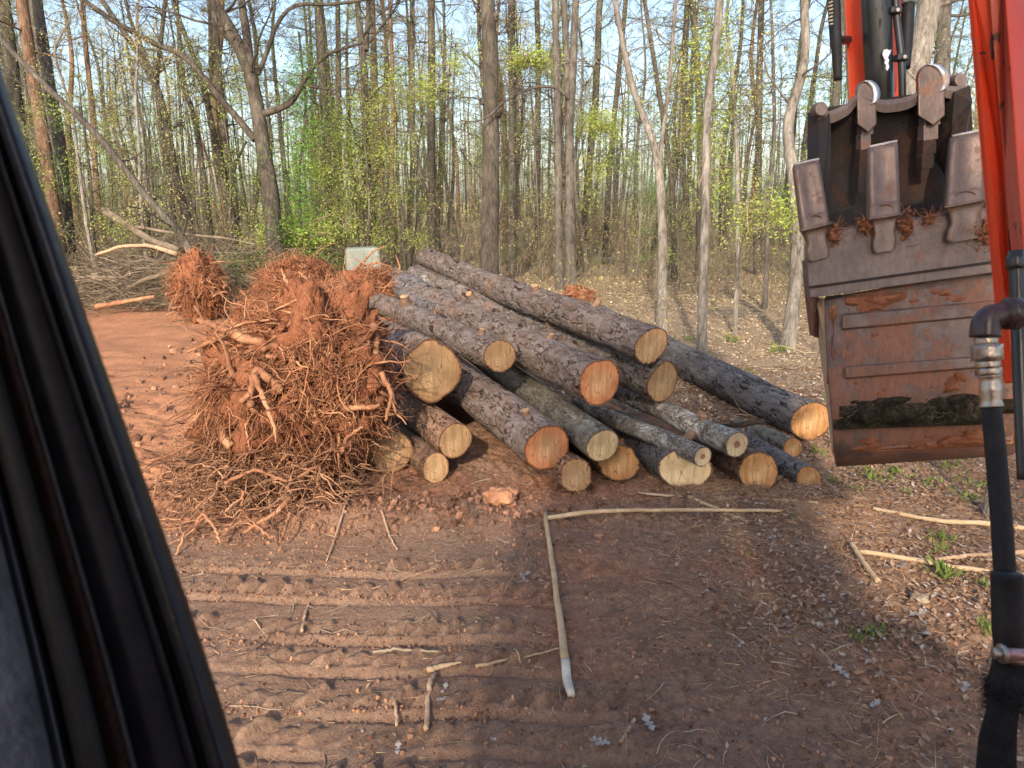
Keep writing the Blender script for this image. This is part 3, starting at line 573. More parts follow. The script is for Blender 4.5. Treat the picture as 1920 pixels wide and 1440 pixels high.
# bark slab
m = MB(); a = [gp(1197, 921, .02), gp(1280, 936, .02)]; ax = (a[1]-a[0]); pr = []
for i, t in enumerate(np.linspace(0, 1, 12)):
    w = .022*math.sin(PI*min(1, max(.02, t)))**.5; c = a[0]+ax*t; pr.append([(c.x, c.y+s2*w, c.z+.008-.010*abs(s2)) for s2 in (-1, -.4, .4, 1)])
m.grid(np.array(pr)); o = m.build('bark_slab', M_STICK); so = o.modifiers.new('solid', 'SOLIDIFY'); so.thickness = .006; tag(o, 'flat tan slab of split wood lying before the wedge cut log', 'wood slab')
# rock-like clay lump
def lump(name, c, r, mat, label, cat, seed=0, amp=.35):
    th, ph = np.meshgrid(np.linspace(0, 2*PI, 48, endpoint=False), np.linspace(.02, PI-.02, 28), indexing='ij')
    d = np.stack([np.sin(ph)*np.cos(th), np.sin(ph)*np.sin(th), np.cos(ph)], -1); f = d.reshape(-1, 3)
    k = 1+amp*(vn3(f*2.2+seed*5+20, 3)-.5)*2+amp*.4*(vn3(f*6+seed+20, 4)-.5)*2+amp*.2*(vn3(f*16+20, 5)-.5)*2
    m = MB(); m.grid((f*k[:, None]).reshape(d.shape)*np.array(r), wrapu=True); o = m.build(name, mat); o.location = c; return tag(o, label, cat) if label else o
p = gp(940, 950, .0); lump('clay_lump', (p.x, p.y, p.z+.04), (.125, .10, .07), simple('orange_clay_rock', [(.38, .17, .09), (.55, .28, .16)], 6, bumpd=.02, bsc=25, rough=.95), 'fist shaped orange clay lump on the soil in front of the logs', 'clay lump', 2)
p = gp(835, 968, .0); lump('clay_lump', (p.x, p.y, p.z+.015), (.04, .035, .03), M_CLOD, 'small brown clay lump left of the big orange one', 'clay lump', 5)
p = gp(1722, 1135, .0); lump('grey_stone', (p.x, p.y, p.z+.01), (.045, .045, .03), M_TWIG, 'rounded grey stone in the leaf litter beside the hose', 'stone', 7)
# bleached lobed oak leaves
def oakleaf(px, py, s_, rot, label):
    p = gp(px, py, .01); t = np.linspace(0, 1, 26); w = np.abs(np.sin(t*PI*3.5))*.22*np.sin(PI*t)**.5+.035
    m = MB(); g_ = np.stack([np.stack([t*s_, sg*w*s_, .06*s_*np.sin(t*9)+abs(sg)*.25*w*s_+.02*s_], 1) for sg in (-1, -.5, 0, .5, 1)], 0); m.grid(g_); o = m.build('oak_leaf', L_WHITE); o.location = p; o.rotation_euler = (RNG.uniform(-.3, .3), -.2, rot); tag(o, label, 'leaf', 'bleached oak leaves on the dirt')
for a_ in [(1108, 1388, .085, -.6, 'silvery lobed leaf on dark dirt below the split pole tip'), (1225, 1372, .085, 1.9, 'silvery curled leaf just right of the half buried stick'), (976, 1080, .07, .4, 'bleached leaf near the middle of the snapped pole'), (990, 1092, .06, 2.3, 'bleached leaf just below another beside the snapped pole'), (828, 1300, .06, 1.2, 'white leaf scrap right of the upright tan stick'), (818, 1315, .05, .1, 'white leaf scrap lowest beside the upright tan stick'), (1680, 1070, .08, .3, 'pale leaf between short tilted stick and weeds'), (1705, 1155, .10, .1, 'grey lobed leaf beside the rounded stone'), (1805, 1300, .07, .8, 'grey leaf on litter right of the clay patch'), (1590, 1275, .08, 2.0, 'tan curled leaf above the clay patch corner'), (1632, 1330, .06, .5, 'small white leaf left below the clay patch'), (1385, 1215, .05, .8, 'small pale leaf on bare dirt in the open middle'), (745, 1415, .06, 1.6, 'small white curled leaf in the lowest track print')]: oakleaf(*a_)

# ================================================================== ROOT BALLS
def rootball(name, c, r, label, nbig=30, nmid=500, nfine=2600, seed=0, front=None, lens=1.0, shear=0, flare=0, cat='stump', group='uprooted stumps', facing=(-.1, -1, .25)):
    c = Vector(c); c.z = max(c.z, 0); root = empty(name, c); tag(root, label, cat, group)
    r = np.array(r); th, ph = np.meshgrid(np.linspace(0, 2*PI, 90, endpoint=False), np.linspace(.02, PI-.02, 60), indexing='ij')
    d = np.stack([np.sin(ph)*np.cos(th), np.sin(ph)*np.sin(th), np.cos(ph)], -1); f = d.reshape(-1, 3)
    k = .84+.50*(vn3(f*2.0+seed*5+20, 3)-.5)*2*.6+(.28 if lens == 1 else .16)*(vn3(f*4.5+seed+20, 4)-.5)*2+(.17 if lens == 1 else .09)*(vn3(f*13+20, 5)-.5)*2+.06*(vn3(f*34+20, 5)-.5)*2
    m = MB(); m.grid((f*k[:, None]).reshape(d.shape)*r, wrapu=True); m.build('soil_core', M_CLAY, root)
    def pick(n):
        v = RNG.normal(size=(n*3, 3)); v[:, 2] = v[:, 2]*.8+.05; v /= np.linalg.norm(v, axis=1, keepdims=True)
        v = v[(v @ np.array(facing) > -.55)]; v = v[v[:, 2] > -.75][:n]; return v
    # big roots, each an own part
    v = pick(nbig)
    for i, dv in enumerate(v):
        L = RNG.uniform(.35, .8)*lens; K = 12; rr = RNG.choice([.012, .018, .03, .045])*RNG.uniform(.8, 1.2)*lens; L = L*(.6 if rr > .028 else 1)
        tg = np.cross(dv, RNG.normal(size=3)); tg /= np.linalg.norm(tg); d0 = dv*.55+tg*.85+np.array([0, -.2, 0])
        p = wander((dv*r*.7)[None], d0[None], [L], K, .24, -.03); R_ = np.linspace(rr, rr*(.55 if rr > .028*lens else .22), K)[None]*RNG.uniform(.8, 1.2, (1, K))
        # keep above ground
        p[..., 2] = np.maximum(p[..., 2], -c.z+.01)
        m = MB(); m.tubes(p, R_, 9, cap=True)
        nb = 3; ii = RNG.integers(4, K-2, nb); q = wander(p[0, ii], RNG.normal(size=(nb, 3))+d0, np.full(nb, L*.45), 7, .4); q[..., 2] = np.maximum(q[..., 2], -c.z+.005); m.tubes(q, taper(R_[0, ii]*.7, .0015, 7), 6)
        m.build('root', M_ROOT, root)
    def batch(n, L0, L1, r0, r1, K, jit, out, g_, down=0):
        v = pick(n); n = len(v); fl = np.stack([vn3(v*2.3+30+a_*9+seed, 60+a_)-.5 for a_ in range(3)], 1)*4+np.array([.1, 0, -.55])+RNG.normal(size=(n, 3))*.55; tg = fl-v*(fl*v).sum(1, keepdims=True); tg /= np.linalg.norm(tg, axis=1, keepdims=True)
        p = wander(v*r*RNG.uniform(.72, .98, (n, 1)), v*out+tg*(1-out)+np.array([0, 0, down]), RNG.uniform(L0, L1, n), K, jit, g_)
        p[..., 2] = np.maximum(p[..., 2], -c.z+RNG.uniform(0, .03, (n, 1)))
        return p, taper(RNG.uniform(r0, r1, n), .0012, K)
    m = MB(); p, q = batch(int(nmid*(.9 if lens == 1 else 1.3)), .2*lens, .65*lens, .003, .012, 13, .26, .20, -.05); m.tubes(p, q, 6)
    o = m.build('side_roots', M_ROOT, root); tag(o, kind='stuff')
    m = MB(); p, q = batch(int(nfine*(.7 if lens == 1 else 1.2)), .12*lens, .45*lens, .0014, .0042, 9, .27, .16, -.06); m.tubes(p, q, 4)
    p, q = batch(nfine//4, .05, .2, .001, .0025, 6, .6, .5, -.03); m.tubes(p, q, 3)
    o = m.build('fine_roots', M_ROOTF, root); tag(o, kind='stuff')
    # crumbs of soil clinging
    v = pick(2600); m = MB(); clods(m, v*r*RNG.uniform(.80, .98, (len(v), 1)), (.006+.04*RNG.uniform(0, 1, len(v))**3)*max(.6, lens)); o = m.build('clinging_soil', M_CLAY, root, smooth=False); tag(o, kind='stuff')
    if shear or flare:
        for ch in root.children:
            n_ = len(ch.data.vertices); a_ = np.empty(n_*3); ch.data.vertices.foreach_get('co', a_); a_ = a_.reshape(-1, 3); t_ = a_[:, 2]/r[2]; k_ = 1-flare*t_; a_[:, 0] = a_[:, 0]*k_+shear*t_; a_[:, 1] *= k_; ch.data.vertices.foreach_set('co', a_.ravel()); ch.data.update()
    return root
c0_ = P(565, 765, 5.35)
mainball = rootball('uprooted_stump', (c0_.x-.04, c0_.y, .68), (.67, .50, .74), 'huge root ball of red soil and tangled roots nearest the camera, left of the logs', 62, 1300, 7500, 1, shear=.20, flare=.04)
# outer tangle reaching the ground at the lower left
m = MB(); n = 1100; C = np.stack([RNG.normal(-1.80, .34, n), RNG.normal(4.80, .26, n), RNG.uniform(.03, .5, n)**1.2], 1)-np.array(mainball.location)
p = wander(C, RNG.normal(size=(n, 3))*np.array([1, .8, .35]), RNG.uniform(.15, .6, n), 9, .38, -.06); p[..., 2] = np.maximum(p[..., 2], -mainball.location.z+.012); m.tubes(p, taper(RNG.uniform(.002, .009, n), .001, 9), 5)
tag(m.build('trailing_roots', M_ROOTD, mainball), kind='stuff')
def px_root(pts, r0, r1, mat=M_ROOT):
    q, rr = resample([P(*a) for a in pts], np.linspace(r0, r1, len(pts)), 22); q += RNG.normal(size=q.shape)*.003; m = MB(); m.tubes(q-np.array(mainball.location), rr*RNG.uniform(.85, 1.15, 22), 9, cap=True); m.build('root', mat, mainball)
for a_ in [([(505, 618, 5.1), (440, 622, 5.05), (395, 640, 5.0), (350, 660, 5.0)], .03, .010), ([(520, 650, 4.95), (450, 632, 4.9), (400, 610, 4.95), (372, 600, 5.1)], .04, .016), ([(530, 735, 4.8), (480, 690, 4.72), (470, 740, 4.7), (450, 755, 4.68)], .03, .018),
           ([(475, 700, 4.7), (500, 760, 4.65), (515, 800, 4.62), (517, 830, 4.6)], .02, .006), ([(625, 580, 5.4), (632, 555, 5.4), (650, 535, 5.4), (640, 520, 5.4)], .035, .022), ([(560, 560, 5.3), (535, 525, 5.3), (528, 505, 5.3)], .018, .007), ([(600, 565, 5.3), (582, 530, 5.3), (560, 510, 5.3)], .02, .006),
           ([(455, 920, 4.55), (455, 960, 4.5), (480, 985, 4.45), (510, 1010, 4.38)], .010, .006), ([(545, 930, 4.6), (520, 960, 4.5), (455, 1000, 4.45)], .018, .010), ([(545, 960, 4.55), (535, 990, 4.42), (525, 1018, 4.36)], .012, .006), ([(640, 765, 4.95), (690, 765, 4.9), (712, 760, 4.85)], .022, .014), ([(640, 850, 4.9), (650, 820, 4.85), (680, 800, 4.8)], .016, .01),
           ([(365, 990, 4.5), (380, 960, 4.5), (400, 985, 4.45), (415, 1020, 4.4)], .012, .008), ([(330, 1045, 4.35), (345, 1000, 4.4), (385, 970, 4.5)], .010, .006), ([(420, 905, 4.6), (480, 880, 4.65), (540, 905, 4.6), (600, 870, 4.7)], .014, .006), ([(700, 610, 5.1), (706, 640, 5.05), (700, 690, 5.0)], .03, .02), ([(715, 700, 4.95), (735, 740, 4.9), (722, 790, 4.88)], .02, .010)]: px_root(*a_)
c_ = P(372, 530, 12.4); rootball('uprooted_stump', (c_.x, c_.y, .60), (.44, .42, .68), 'small upright root ball standing in front of the brush pile', 26, 260, 900, 2, lens=.8)
c_ = P(560, 530, 11.5); rootball('uprooted_stump', (c_.x, c_.y, .62), (.72, .5, .62), 'broad shaggy root mass between the small root ball and the pale block', 34, 420, 2200, 3, lens=.9)
c_ = P(690, 535, 10.2); rootball('uprooted_stump', (c_.x, c_.y, .54), (.50, .5, .64), 'shaggy root mass directly below the pale block behind the logs', 34, 420, 2000, 4, lens=.9)
c_ = P(470, 545, 12.2); rootball('uprooted_stump', (c_.x, c_.y, .2), (.3, .3, .3), 'low clump of roots in the gap between two root masses', 14, 120, 500, 5, lens=.7)
c_ = P(1085, 553, 15); rootball('uprooted_stump', (c_.x, c_.y, .1), (.36, .3, .26), 'small dark red root clump at the foot of the twin grey trunks', 10, 120, 400, 6, lens=.6)
c_ = P(800, 560, 9.6); rootball('uprooted_stump', (c_.x-.1, c_.y+1.6, .25), (.4, .4, .4), 'root clump beneath the far ends of the stacked logs', 14, 150, 500, 7, lens=.8)

q4 = bpy.data.objects['uprooted_stump.003']
for a_ in [[(640, 540, 10.6), (668, 505, 10.5), (700, 470, 10.4), (722, 462, 10.3)], [(655, 520, 10.6), (676, 500, 10.5), (705, 492, 10.4), (735, 500, 10.3)], [(742, 540, 10.5), (750, 500, 10.4), (742, 478, 10.4)], [(700, 520, 10.4), (690, 498, 10.4), (664, 484, 10.3)]]:
    q, rr = resample([P(*p) for p in a_], np.linspace(.026, .007, len(a_)), 18); m = MB(); m.tubes(q-np.array(q4.location), rr, 8, cap=True); m.build('root', M_ROOT, q4)
# pale block behind the roots
c_ = P(681, 500, 15.2); gz = float(hz(c_.x, c_.y)); bh = P(681, 464, 15.2).z
m = MB(); w2, w3 = .40, .30
m.hull8([(-w2*1.05, -w3*1.05, 0), (w2*1.05, -w3*1.05, 0), (w2*1.05, w3*1.05, 0), (-w2*1.05, w3*1.05, 0), (-w2*.86, -w3*.86, bh-gz), (w2*.86, -w3*.86, bh-gz+.02), (w2*.86, w3*.86, bh-gz+.02), (-w2*.86, w3*.86, bh-gz)])
o = m.build('concrete_block', M_CONC, smooth=False); bevel(o, .06, 4); o.location = (c_.x, c_.y, gz); o.rotation_euler = (0, 0, .25); tag(o, 'pale grey block with rounded corners standing behind the root masses', 'block')

# brush pile
m = MB(); n = 950; C = np.stack([RNG.uniform(-10.5, -4.6, n), RNG.uniform(13.2, 19, n), np.zeros(n)], 1)
top = np.clip(1.15-.12*np.abs(C[:, 0]+7.2)-.10*np.abs(C[:, 1]-16.5), .15, 1.2); C[:, 2] = hz(C[:, 0], C[:, 1])+top*RNG.uniform(0, 1, n)
D = RNG.normal(size=(n, 3))*np.array([1.4, .7, .18]); Pt = wander(C, D, RNG.uniform(.6, 2.6, n), 8, .16, -.01); m.tubes(Pt, taper(.006+.022*RNG.uniform(0, 1, n)**2, .003, 8), 5)
n = 5200; C = np.stack([RNG.uniform(-10.8, -4.3, n), RNG.uniform(13, 19, n), np.zeros(n)], 1); top = np.clip(1.35-.12*np.abs(C[:, 0]+7.2)-.10*np.abs(C[:, 1]-16.5), .1, 1.4); C[:, 2] = hz(C[:, 0], C[:, 1])+top*RNG.uniform(0, 1, n)
D = RNG.normal(size=(n, 3))*np.array([1, .8, .45]); Pt = wander(C, D, RNG.uniform(.2, 1.0, n), 6, .3); m.tubes(Pt, taper(RNG.uniform(.002, .006, n), .0015, 6), 3)
stuff('brush_pile', m, M_BRUSH, 'tangled heap of cut branches at the edge of the wood')
m = MB(); n = 7000; C = np.stack([RNG.uniform(-7, -3.6, n), RNG.uniform(13.6, 17, n), RNG.uniform(.15, 1.0, n)], 1); m.leaves(C, RNG.uniform(.05, .12, n), wid=.22)
stuff('conifer_brush', m, L_DARKP, 'dark green needle boughs in the brush heap')
gb = 'cut limbs in the brush heap'
for pts, r0, r1, mt, lb in [([(192, 394, 15.5), (245, 425, 15.4), (285, 452, 15.2), (335, 468, 15)], .085, .06, M_BRUSH, 'thick sawn limb pointing up out of the brush heap, pale cut end'),
                        ([(255, 425, 15.3), (330, 438, 15.2), (420, 446, 15.1), (480, 458, 15)], .035, .018, M_BRUSH, 'long thin branch running right from the thick sawn limb'),
                        ([(180, 478, 14.2), (225, 462, 14.1), (280, 460, 14), (332, 476, 13.8)], .03, .045, M_STICKB, 'arched pale limb on top of the brush heap left of the root ball'),
                        ([(230, 545, 13.6), (270, 525, 13.5), (330, 505, 13.4), (360, 500, 13.3)], .05, .03, M_BRUSH, 'dark limb slanting low across the brush heap'),
                        ([(180, 575, 13.1), (230, 566, 13), (290, 556, 12.9)], .05, .03, M_ROOT, 'reddish root log along the foot of the brush heap')]:
    stick('cut_limb', [P(*a) for a in pts], np.linspace(r0, r1, len(pts)), mt, lb, 'limb', gb, jit=.006, K=18)

# ================================================================== FOREST
def crown(mb, base, dirs, L, r0, lvl2=5, leaf=None, nleaf=14, lsz=.05, jit=.2, grav=.03, K=8, spread=.10, bud=None, mi_b=0, mi_l=1, wid=.5):
    n = len(base)
    if n == 0: return
    p = wander(base, dirs, L, K, jit, grav); rr = taper(r0, .004, K); mb.tubes(p, rr, 5, mi_b)
    # secondary
    ii = RNG.integers(2, K-1, (n, lvl2)); b2 = p[np.arange(n)[:, None], ii].reshape(-1, 3); t2 = (p[np.arange(n)[:, None], ii]-p[np.arange(n)[:, None], ii-1]).reshape(-1, 3)
    t2 /= np.linalg.norm(t2, axis=1, keepdims=True)+1e-9; d2 = t2+RNG.normal(size=b2.shape)*.6; L2 = np.repeat(L, lvl2)*RNG.uniform(.25, .55, n*lvl2)
    p2 = wander(b2, d2, L2, 6, jit*1.3, grav); mb.tubes(p2, taper(np.repeat(np.asarray(r0), lvl2)*.4, .0025, 6), 4, mi_b)
    i3 = RNG.integers(1, 6, (len(b2), 3)); b3 = p2[np.arange(len(b2))[:, None], i3].reshape(-1, 3); p3 = wander(b3, RNG.normal(size=b3.shape)+np.repeat(d2, 3, 0)*.8, np.repeat(L2, 3)*.45, 4, .3, grav); mb.tubes(p3, taper(np.full(len(b3), .004), .0018, 4), 3, mi_b)
    if nleaf:
        q = np.concatenate([p2[:, 2:].reshape(-1, 3), p3[:, 1:].reshape(-1, 3)]); k = RNG.integers(0, len(q), int(n*lvl2*nleaf)); C = q[k]+RNG.normal(size=(len(k), 3))*spread
        mb.leaves(C, RNG.uniform(.6, 1.3, len(k))*lsz, up=.3, mi=mi_l, wid=wid)
def needles(mb, C, n, L, mi=1, w=.006):
    B = np.repeat(C, n, 0)+RNG.normal(size=(len(C)*n, 3))*.04; D = RNG.normal(size=B.shape); D[:, 2] += .35; D /= np.linalg.norm(D, axis=1, keepdims=True); mb.spikes(B, D, L, w, mi)

def trunk_mesh(q, r, n=14, rough=.06):
    m = MB(); K = len(q); m.tubes(q, r*(1+RNG.normal(size=K)*.015), n); 
    v = m.v[0]; v = np.asarray(v).reshape(-1, 3); cen = np.repeat(q, n, 0); dv = v-cen; k = 1+rough*(vn3(v*np.array([14, 14, 3])+40, 4)-.5)*2+rough*.6*(vn3(v*np.array([40, 40, 9])+40, 5)-.5)*2; m.v[0] = cen+dv*k[:, None]; return m

def traced(pts, f, wpx, bark, label, kind='bare', limbs=(), top=None, leafm_=None, ivy=0, seed=0, name='tree', group='trees at the edge of the wood', cat='tree', base=None, nb=12, dens=1.0, burls=(), low=3.0, df=0, lean_ok=True):
    """pts: photo points from top to base at distance f; wpx: trunk width in photo pixels at top and base"""
    N = len(pts); fs = np.linspace(f+df, f, N); W3 = [P(x, y, ff) for (x, y), ff in zip(pts, fs)]
    b = W3[-1]; gz = float(hz(b.x, b.y)); d = (W3[-1]-W3[-2]); W3.append(Vector((b.x+(d.x/abs(d.z)*(b.z-gz) if abs(d.z) > .05 else 0)*.6, b.y, gz-.1))) if b.z > gz-.05 else None
    rt, rb = wpx[0]*f/F/2, wpx[1]*f/F/2
    rad = list(np.linspace(rt, rb, len(W3))); rad[-1] *= 1.25
    # go on upwards beyond the picture
    if top:
        d = W3[0]-W3[1]; d.normalize(); d = (d+Vector((0, 0, .6))).normalized(); z0 = W3[0].z; k = 4; ext = []
        for i in range(1, k+1): ext.append(W3[0]+d*((top-z0)/max(d.z, .3)*i/k)+Vector((RNG.normal()*.15, RNG.normal()*.15, 0)))
        W3 = ext[::-1]+W3; rad = list(np.linspace(.02, rt*.85, k))+rad
    K = 44; q, r = resample(W3[::-1], rad[::-1], K); org = q[0].copy(); root = empty(name, org); q = q-org
    tag(root, label, cat, group)
    m = trunk_mesh(q, r); m.build('trunk', bark, root)
    for (lp, lw, *rest) in limbs:
        ff = rest[0] if rest else f; L3 = [P(x, y, ff if not isinstance(ff, tuple) else ff[0]+(ff[1]-ff[0])*i/(len(lp)-1)) for i, (x, y) in enumerate(lp)]
        lq, lr = resample(L3, np.linspace(lw[0], lw[1], len(lp))*f/F/2, 22); lq = lq-org; mm = MB(); mm.tubes(lq, lr, 9)
        # side twigs
        ii = RNG.integers(6, 22, 10); dd = RNG.normal(size=(10, 3)); dd[:, 2] += .6; crown(mm, lq[ii], dd, RNG.uniform(.5, 1.6, 10), np.full(10, .012), 3, nleaf=0, grav=.04)
        mm.build('limb', bark, root)
    for bx, by in burls:
        c = P(bx, by, f-.02)-Vector(org); o = lump('burl', (0, 0, 0), (rb*.42, rb*.42, rb*.5), bark, None, None, int(bx)); o.parent = root; o.location = c
    m = MB(); z = q[:, 2]; ztop = z[-1]
    idx = np.where(z > low)[0]
    if len(idx) == 0: idx = np.arange(K-6, K)
    ii = RNG.choice(idx, nb); base_ = q[ii]; dd = RNG.normal(size=(nb, 3)); dd[:, 2] = RNG.uniform(.1, .9, nb) if kind != 'pine' else RNG.uniform(-.15, .4, nb)
    Ls = RNG.uniform(.8, 2.6, nb)*(1.0 if f > 8 else .6)*min(1.3, .5+rb*4)
    if kind == 'pine':
        crown(m, base_, dd, Ls, r[ii]*.25, 4, nleaf=0, grav=.02); k = np.where(z > ztop*.35)[0]; C = []
        nn = int(70*dens); kk = RNG.choice(k, nn); off = RNG.normal(size=(nn, 3)); off[:, 2] *= .25; off /= np.linalg.norm(off, axis=1, keepdims=True); C = q[kk]+off*RNG.uniform(.5, 2.2, (nn, 1)); C = np.concatenate([C+RNG.normal(size=C.shape)*.18 for _ in range(3)]); needles(m, C, 22, .20)
        mats = [bark, leafm_ or L_PINE]
    else:
        crown(m, base_, dd, Ls, r[ii]*.28, 5, nleaf=int(20*dens) if leafm_ or kind == 'leafy' else 14, lsz=.042 if f > 12 else .036, spread=.10)
        if ivy:
            k = np.where(z < ztop*.9)[0]; kk = RNG.choice(k, ivy); C = q[kk]+RNG.normal(size=(ivy, 3))*np.array([.16, .16, .25])*(1+RNG.uniform(0, 1, (ivy, 1))**3*2); m.leaves(C, RNG.uniform(.035, .075, ivy), up=.2, mi=1)
        mats = [bark, leafm_ or (L_SPRING if kind == 'leafy' else L_BUD)]
    m.build('crown', mats, root); return root

